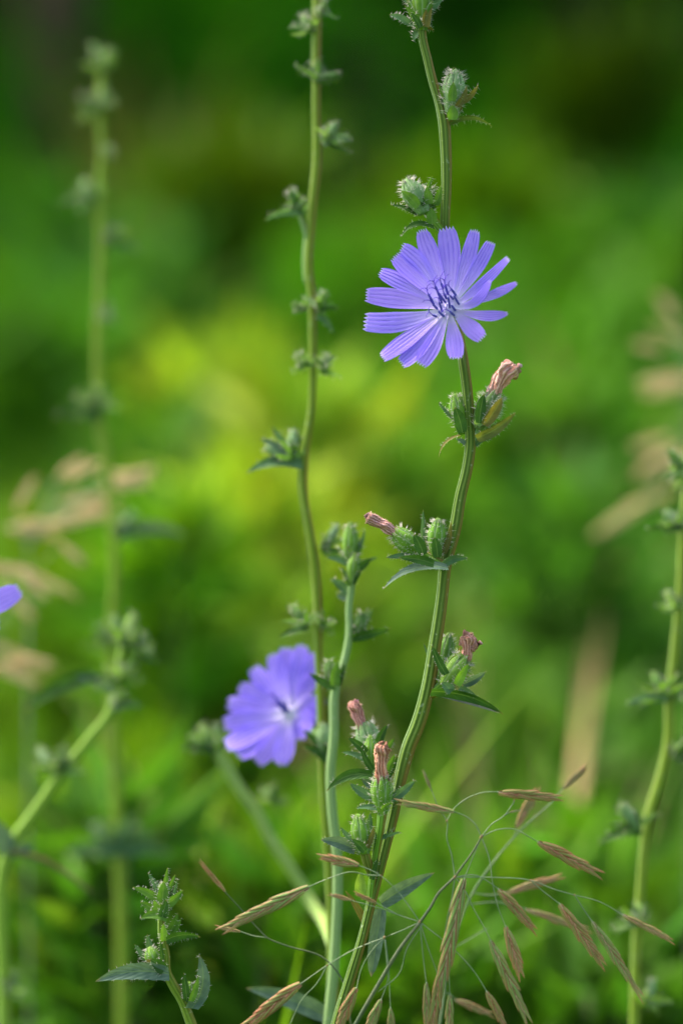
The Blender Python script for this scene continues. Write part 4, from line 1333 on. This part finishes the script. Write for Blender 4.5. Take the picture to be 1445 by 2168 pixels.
# ------------------------------------------------------------------ young leafy shoot at lower left
G = Plant('chicory_plant', 'short young chicory shoot with a leafy green tuft and no flower', 'flower', V((-0.02, 0.005, 0)), 'chicory stalks')
G.stem([(348, 1880, 6), (342, 1930, 7), (342, 1975, 8), (351, 2020, 8.5), (354, 2060, 9), (366, 2085, 10), (384, 2115, 10), (404, 2165, 11), (430, 2240, 11)], color=(0.16, 0.24, 0.025, 0.6), foot=(-0.02, 0.005), seg=18)
for b_, t_, w_, be, fa, co, dd in [
    ((346, 1902), (355, 1836), 13, 0, 0.2, GREEN, 0.001), ((340, 1898), (313, 1848), 14, 2, 0.3, GLAU, 0.001), ((350, 1892), (371, 1851), 12, -2, 0.2, GREEN, 0.001), ((344, 1912), (347, 1866), 24, 0, 0.0, GREEN, -0.003),
    ((338, 1908), (280, 1878), 18, 4, 0.2, GREEN, -0.002), ((344, 1920), (388, 1884), 20, -3, 0.1, GREEN, -0.003), ((334, 1934), (297, 1910), 18, 2, 0.1, GREEN, -0.003), ((340, 1940), (326, 1906), 18, 0, 0.0, BRIGHT, -0.004),
    ((352, 1944), (296, 1946), 20, 9, 0.3, GREEN, -0.005), ((354, 1925), (376, 1860), 9, -2, 0.3, GLAU, 0.001), ((344, 1942), (353, 1905), 20, 0, 0.0, DARK, -0.005), ((336, 1900), (322, 1860), 9, 0, 0.3, GLAU, 0.0),
    ((352, 1990), (377, 1932), 22, -2, 0.1, GREEN, -0.001), ((348, 1992), (346, 1955), 16, 0, 0.0, BRIGHT, -0.003), ((352, 1990), (425, 1984), 22, 8, 0.4, DARK, -0.004), ((358, 1988), (384, 1942), 12, -2, 0.2, GREEN, -0.001),
    ((358, 2062), (202, 2078), 36, 13, 0.2, BLUE, -0.003), ((322, 2032), (312, 1978), 18, 0, 0.1, GLAU, 0.002), ((310, 2034), (285, 1999), 12, 0, 0.2, GLAU, 0.001), ((330, 2034), (338, 1995), 12, 0, 0.2, DARK, 0.001), ((348, 2055), (318, 2030), 26, 2, 0.0, DARK, -0.003),
    ((344, 2045), (340, 1990), 10, 0, 0.3, DARK, -0.002),
    ((406, 2135), (421, 2020), 34, -16, 0.1, BLUE, -0.002), ((396, 2118), (389, 2059), 16, 0, 0.1, DARK, -0.003), ((404, 2120), (420, 2064), 14, -2, 0.2, GREEN, -0.004), ((398, 2120), (384, 2082), 10, 0, 0.2, GLAU, -0.001)]:
    G.leaf(b_, t_, w_, be, fa, co, d=dd, hairs=22, hl=6, teeth=0.08)
G.bud((332, 2050), (316, 2004), 32, d=0.0, color=BRIGHT, ocolor=OLIVE, hairs=80, nout=3, hl=8)
G.bud((398, 2122), (402, 2078), 24, d=0.0, color=BRIGHT, ocolor=GREEN, hairs=40, nout=2, hl=8)
G.bud((345, 1905), (346, 1868), 26, d=0.001, color=BRIGHT, ocolor=GREEN, hairs=70, nout=2, hl=8)


# ------------------------------------------------------------------ brome grass
class Grass(Plant):
    def thread(self, pts, d=0.0, r=1.15, r1=None, name='branch', mat='culm', foot=None):
        q = []
        n = len(pts)
        for i, p in enumerate(pts):
            dd = p[2] if len(p) > 2 else d
            c = P(p[0], p[1], dd)
            rr_ = r + ((r1 or r) - r) * i / (n - 1)
            q.append((c.x, c.y, c.z, rr_ * S(dd)))
        if foot is not None:
            q.insert(0, (foot[0], foot[1], -0.003, r * 1.4 * S(d)))
        s = catmull(q, 8)
        mb = MB()
        mb.tube([V(x[:3]) for x in s], [x[3] for x in s], 8)
        return self.add(mb, name, mat)

    def joint(self, u, v, r=4, d=0.0):
        c = P(u, v, d)
        mb = MB()
        s = S(d)
        mb.tube([c + UP * (x * s) + RIGHT * (x * 0.5 * s) for x in (-r, -r * 0.5, 0, r * 0.6, r)], [x * s for x in (1, r * 0.6, r * 0.75, r * 0.6, 1)], 10)
        self.add(mb, 'joint', 'joint')

    def spikelet(self, b, t, wpx, d=0.0, tint=(1, 1, 1), dt=0.0, mat='lemma'):
        db = d
        B_, T_ = P(b[0], b[1], db), P(t[0], t[1], db + dt)
        s = S(db)
        ax = T_ - B_
        L = ax.length
        ax.normalize()
        sd = ax.cross(FWD).normalized()
        nr = sd.cross(ax).normalized()
        if nr.dot(FWD) > 0:
            nr = -nr
        W = wpx * s * 0.64
        mb = MB()
        mb.tube([B_ - ax * (3 * s), B_ + ax * L * 0.3, B_ + ax * L * 0.8], [1.2 * s, 1.5 * s, 0.7 * s], 6)
        sp = self.add(mb, 'spikelet', 'culm')
        n = max(4, min(13, int(round(L / W * 1.6))))
        rr = random.Random(rnd.random())
        ll = min(0.48, 1.75 * W / L + 0.12)
        for i in range(n):
            q = i / (n - 1)
            t0 = q * (1 - ll) * 0.98
            sg = 1 if i % 2 else -1
            env = 0.62 + 0.38 * math.sin(math.pi * min(1, 0.18 + q * 0.95))
            l_ = ll * L * rr.uniform(0.92, 1.1)
            b0 = B_ + ax * (L * t0) + sd * (sg * 0.07 * W) + nr * (W * 0.16)
            t1 = b0 + ax * l_ + sd * (sg * W * 0.44 * env * rr.uniform(0.7, 1.4)) - nr * (W * 0.10)
            a2 = (t1 - b0).normalized()
            wd = a2.cross(nr).normalized()
            roll = sg * rr.uniform(0.25, 0.55)
            wd2 = (wd * math.cos(roll) + nr * math.sin(roll)).normalized()
            n2 = wd2.cross(a2).normalized()
            if n2.dot(nr) < 0:
                n2 = -n2
            bm = MB()
            R, U = leaf_rows(b0 + n2 * (0.02 * W * (n - i)), t1 + n2 * (0.02 * W * (n - i)), wd2, n2, W * 0.58 * env, rows=9, cols=6, bend=n2 * (W * 0.10), fold=-0.75, a=0.55, b=0.75)
            bm.grid(R, U)
            j = rr.uniform(0.8, 1.2)
            self.add(bm, 'lemma', mat, tuple(min(1.6, c * j) for c in tint), sp)
        for sg in (-1, 1):                                   # back row closes the spikelet from behind
            for i in range(max(2, n // 2)):
                q = i / max(1, n // 2)
                b0 = B_ + ax * (L * q * 0.62) - nr * (W * 0.08)
                t1 = b0 + ax * (ll * L * 1.0) + sd * (sg * W * 0.14)
                bm = MB()
                a2 = (t1 - b0).normalized()
                R, U = leaf_rows(b0, t1, a2.cross(nr).normalized(), -nr, W * 0.5, rows=7, cols=4, fold=-0.6)
                bm.grid(R, U)
                self.add(bm, 'lemma', mat, tint, sp)
        return sp


TAN = (1.35, 1.05, 1.0)
GRN = (0.85, 1.1, 0.8)
RED = (1.15, 0.80, 0.66)
H = Grass('brome_grass', 'spreading brome grass panicle with drooping reddish-green spikelets on hair-thin branches', 'grass', V((-0.05, -0.02, 0)), 'brome grasses')
DG = -0.010
dg = DG
H.thread([(735, 2200), (800, 2085), (845, 2010), (888, 1953)], dg, 4.6, 3.6, 'culm', 'culmdark', foot=(-0.05, -0.02))
H.thread([(888, 1953), (910, 1922), (930, 1888), (940, 1878), (962, 1857)], dg, 3.4, 2.6, 'culm', 'culmdark')
H.thread([(962, 1857), (978, 1834), (990, 1818), (1000, 1803), (1018, 1772)], dg, 2.4, 1.7, 'culm', 'culmdark')
for u, v, r in [(888, 1952, 5), (962, 1857, 4.5), (1018, 1772, 4.5), (813, 1985, 3.5), (692, 2044, 2.5), (805, 1854, 2), (1215, 1895, 2.2), (1122, 1864, 2), (945, 1738, 3)]:
    H.joint(u, v, r, dg)
TH = [
    [(1018, 1772), (1005, 1745), (985, 1728), (958, 1718)], [(945, 1738), (958, 1715), (985, 1692), (1020, 1678), (1055, 1676)], [(1018, 1772), (1040, 1745), (1065, 1728), (1086, 1700)], [(1066, 1727), (1078, 1720), (1098, 1716)],
    [(1018, 1772), (1050, 1757), (1090, 1756), (1120, 1772), (1138, 1782)], [(1018, 1772), (1034, 1815), (1042, 1870), (1055, 1925), (1070, 1963)],
    [(962, 1857), (955, 1810), (945, 1775), (945, 1738), (930, 1715), (912, 1670)], [(962, 1857), (1050, 1858), (1122, 1864), (1170, 1882), (1215, 1895), (1265, 1908), (1318, 1937)],
    [(1122, 1864), (1150, 1888), (1184, 1914)], [(1215, 1895), (1234, 1925), (1253, 1952)], [(962, 1857), (1005, 1853), (1035, 1868), (1056, 1884)], [(1018, 1772), (1002, 1810), (988, 1845), (982, 1862)],
    [(962, 1857), (958, 1890), (945, 1950), (940, 2000), (948, 2050), (952, 2108)], [(985, 1888), (1005, 1930), (1025, 1965), (1038, 1992)], [(962, 1857), (975, 1872), (985, 1888)],
    [(888, 1952), (855, 1905), (830, 1875), (805, 1854), (780, 1840), (757, 1832)], [(805, 1854), (775, 1852), (745, 1846), (700, 1858), (652, 1878)], [(888, 1952), (860, 1943), (800, 1922), (742, 1906)], [(840, 1936), (815, 1922), (795, 1912)],
    [(888, 1952), (850, 1970), (813, 1985), (750, 2010), (692, 2044), (660, 2066), (636, 2083)], [(692, 2044), (672, 2080), (640, 2115), (612, 2172)], [(813, 1985), (785, 2015), (765, 2050), (754, 2093)],
    [(813, 1985), (818, 2030), (820, 2075), (806, 2118)], [(815, 1990), (822, 2050), (824, 2090), (826, 2136)], [(888, 1952), (893, 2005), (902, 2083)], [(888, 1952), (905, 2005), (928, 2068)], [(888, 1952), (960, 2010), (1005, 2060), (1030, 2100)],
    [(962, 1857), (952, 1930), (945, 1990), (935, 2090)], [(895, 1955), (860, 2010), (845, 2060), (800, 2100)],
]
for t_ in TH:
    H.thread(t_, dg, 1.2, 0.9)
SP = [((960, 1719), (831, 1696), 21, GRN), ((1054, 1677), (1200, 1691), 25, RED), ((1138, 1782), (1284, 1859), 30, RED), ((1070, 1962), (1106, 2078), 28, TAN), ((912, 1672), (893, 1626), 9, GRN), ((1318, 1937), (1434, 1999), 18, TAN),
      ((1184, 1914), (1288, 2060), 29, RED), ((1253, 1952), (1366, 2124), 24, GRN), ((1055, 1883), (1141, 1981), 26, RED), ((982, 1861), (908, 2190), 36, GRN), ((952, 2107), (948, 2200), 22, GRN), ((1038, 1992), (1128, 2185), 29, GRN),
      ((758, 1832), (667, 1811), 26, TAN), ((653, 1878), (457, 1976), 33, GRN), ((743, 1906), (691, 1892), 11, TAN), ((796, 1912), (745, 1888), 11, RED), ((636, 2083), (505, 2182), 36, RED), ((754, 2092), (708, 2190), 32, RED), ((806, 2117), (775, 2190), 26, GRN),
      ((826, 2135), (829, 2200), 20, GRN), ((902, 2082), (903, 2190), 20, GRN), ((1030, 2100), (1074, 2185), 22, RED), ((928, 2066), (912, 2200), 26, RED), ((1086, 1700), (1089, 1690), 5, TAN), ((1098, 1716), (1075, 1720), 6, GRN)]
for b_, t_, w_, ti in SP:
    H.spikelet(b_, t_, w_, dg - 0.0015, ti)

# second panicle, a little behind
D5 = 0.030
J = Grass('brome_grass', 'pale pinkish brome panicle partly hidden behind the spreading one', 'grass', V((0.02, 0.05, 0)), 'brome grasses')
J.thread([(930, 2168), (960, 1990), (1000, 1890), (1040, 1830), (1090, 1770), (1120, 1740), (1165, 1700), (1190, 1670)], D5, 2.6, 1.2, 'culm', 'culm', foot=(0.02, 0.05))
J.thread([(1082, 1780), (1090, 1765), (1092, 1752)], D5, 1.2)
J.thread([(1000, 1890), (1030, 1895), (1072, 1890)], D5, 1.2)
J.thread([(990, 1915), (1050, 1910), (1112, 1925)], D5, 1.2)
J.thread([(955, 2010), (990, 1990), (1032, 1965)], D5, 1.2)
J.thread([(940, 2100), (950, 2105), (962, 2116)], D5, 1.2)
PNK = (1.35, 1.05, 1.15)
for b_, t_, w_ in [((1190, 1670), (1244, 1620), 19), ((1092, 1752), (1142, 1658), 24), ((1072, 1890), (1200, 1852), 21), ((1112, 1925), (1258, 1974), 20), ((962, 2116), (1050, 2152), 18)]:
    J.spikelet(b_, t_, w_, D5, PNK)
K2 = Grass('brome_grass', 'few small pink spikelets on dark threads between the young shoot and the spreading panicle', 'grass', V((-0.04, 0.03, 0)), 'brome grasses')
K2.thread([(745, 2180), (715, 2060), (690, 2032), (600, 2000), (565, 1985), (545, 1965), (510, 1925), (476, 1888)], 0.012, 1.8, 1.0, 'culm', 'culmdark', foot=(-0.04, 0.03))
K2.thread([(565, 1985), (540, 1982), (508, 1972)], 0.012, 1.0)
K2.spikelet((476, 1887), (418, 1817), 13, 0.012, RED)
K2.spikelet((509, 1973), (453, 1961), 13, 0.006, TAN)
# dry blurred brome heads deeper in the meadow
def dry_brome(u0, v0, d, fan, label, foot, seed):
    """fan: (centre u, v, length px, direction degrees, count)"""
    r = random.Random(seed)
    Q = Grass('brome_grass', label, 'grass', V((foot[0], foot[1], 0)), 'brome grasses')
    Q.thread([(u0, v0 + 500), (u0, v0 + 150), (u0, v0)], d, 4, 2.5, 'culm', 'culm', foot=foot)
    for cu, cv, L, dg_, n in fan:
        for k in range(max(1, (3 * n) // 4)):
            an = math.radians(dg_ + r.uniform(-14, 14))
            l_ = L * r.uniform(0.7, 1.15)
            c = (cu + r.uniform(-0.35, 0.35) * L, cv + r.uniform(-0.22, 0.22) * L)
            b_ = (c[0] - math.cos(an) * l_ / 2, c[1] + math.sin(an) * l_ / 2)
            t_ = (c[0] + math.cos(an) * l_ / 2, c[1] - math.sin(an) * l_ / 2)
            if math.hypot(b_[0] - u0, b_[1] - v0) > math.hypot(t_[0] - u0, t_[1] - v0):
                b_, t_ = t_, b_
            dd = d + r.uniform(-0.02, 0.02)
            Q.thread([(u0, v0 + 30, d), ((u0 + b_[0]) / 2, (v0 + 30 + b_[1]) / 2 - 15, d), (*b_, dd)], d, 1.5)
            Q.spikelet(b_, t_, r.uniform(20, 28), dd, (1, 1, 1), mat='straw')


def footof(u, v, d):
    p = P(u, v, d)
    return (p.x, p.y)


dry_brome(60, 1130, 0.20, [(280, 1022, 100, 8, 4), (180, 1082, 130, 3, 5), (180, 1000, 100, 25, 3), (60, 1105, 110, -12, 4), (80, 1030, 80, 50, 2)], 'blurred straw-coloured brome head behind the faint stalk', footof(60, 1500, 0.20), 3)
dry_brome(-30, 1330, 0.18, [(70, 1250, 150, -36, 5), (10, 1200, 100, -30, 3), (40, 1385, 110, -20, 4), (50, 1425, 120, -14, 4), (140, 1170, 90, -30, 2)], 'blurred straw-coloured brome head beside the violet ray', footof(-30, 1700, 0.18), 4)
dry_brome(1470, 900, 0.30, [(1385, 800, 120, 12, 4), (1400, 720, 90, -20, 3), (1400, 960, 110, 20, 4), (1420, 655, 80, -40, 2), (1350, 1085, 130, 25, 3)], 'blurred straw-coloured brome head near the tip of the stalk behind the panicle', footof(1470, 1500, 0.30), 5)
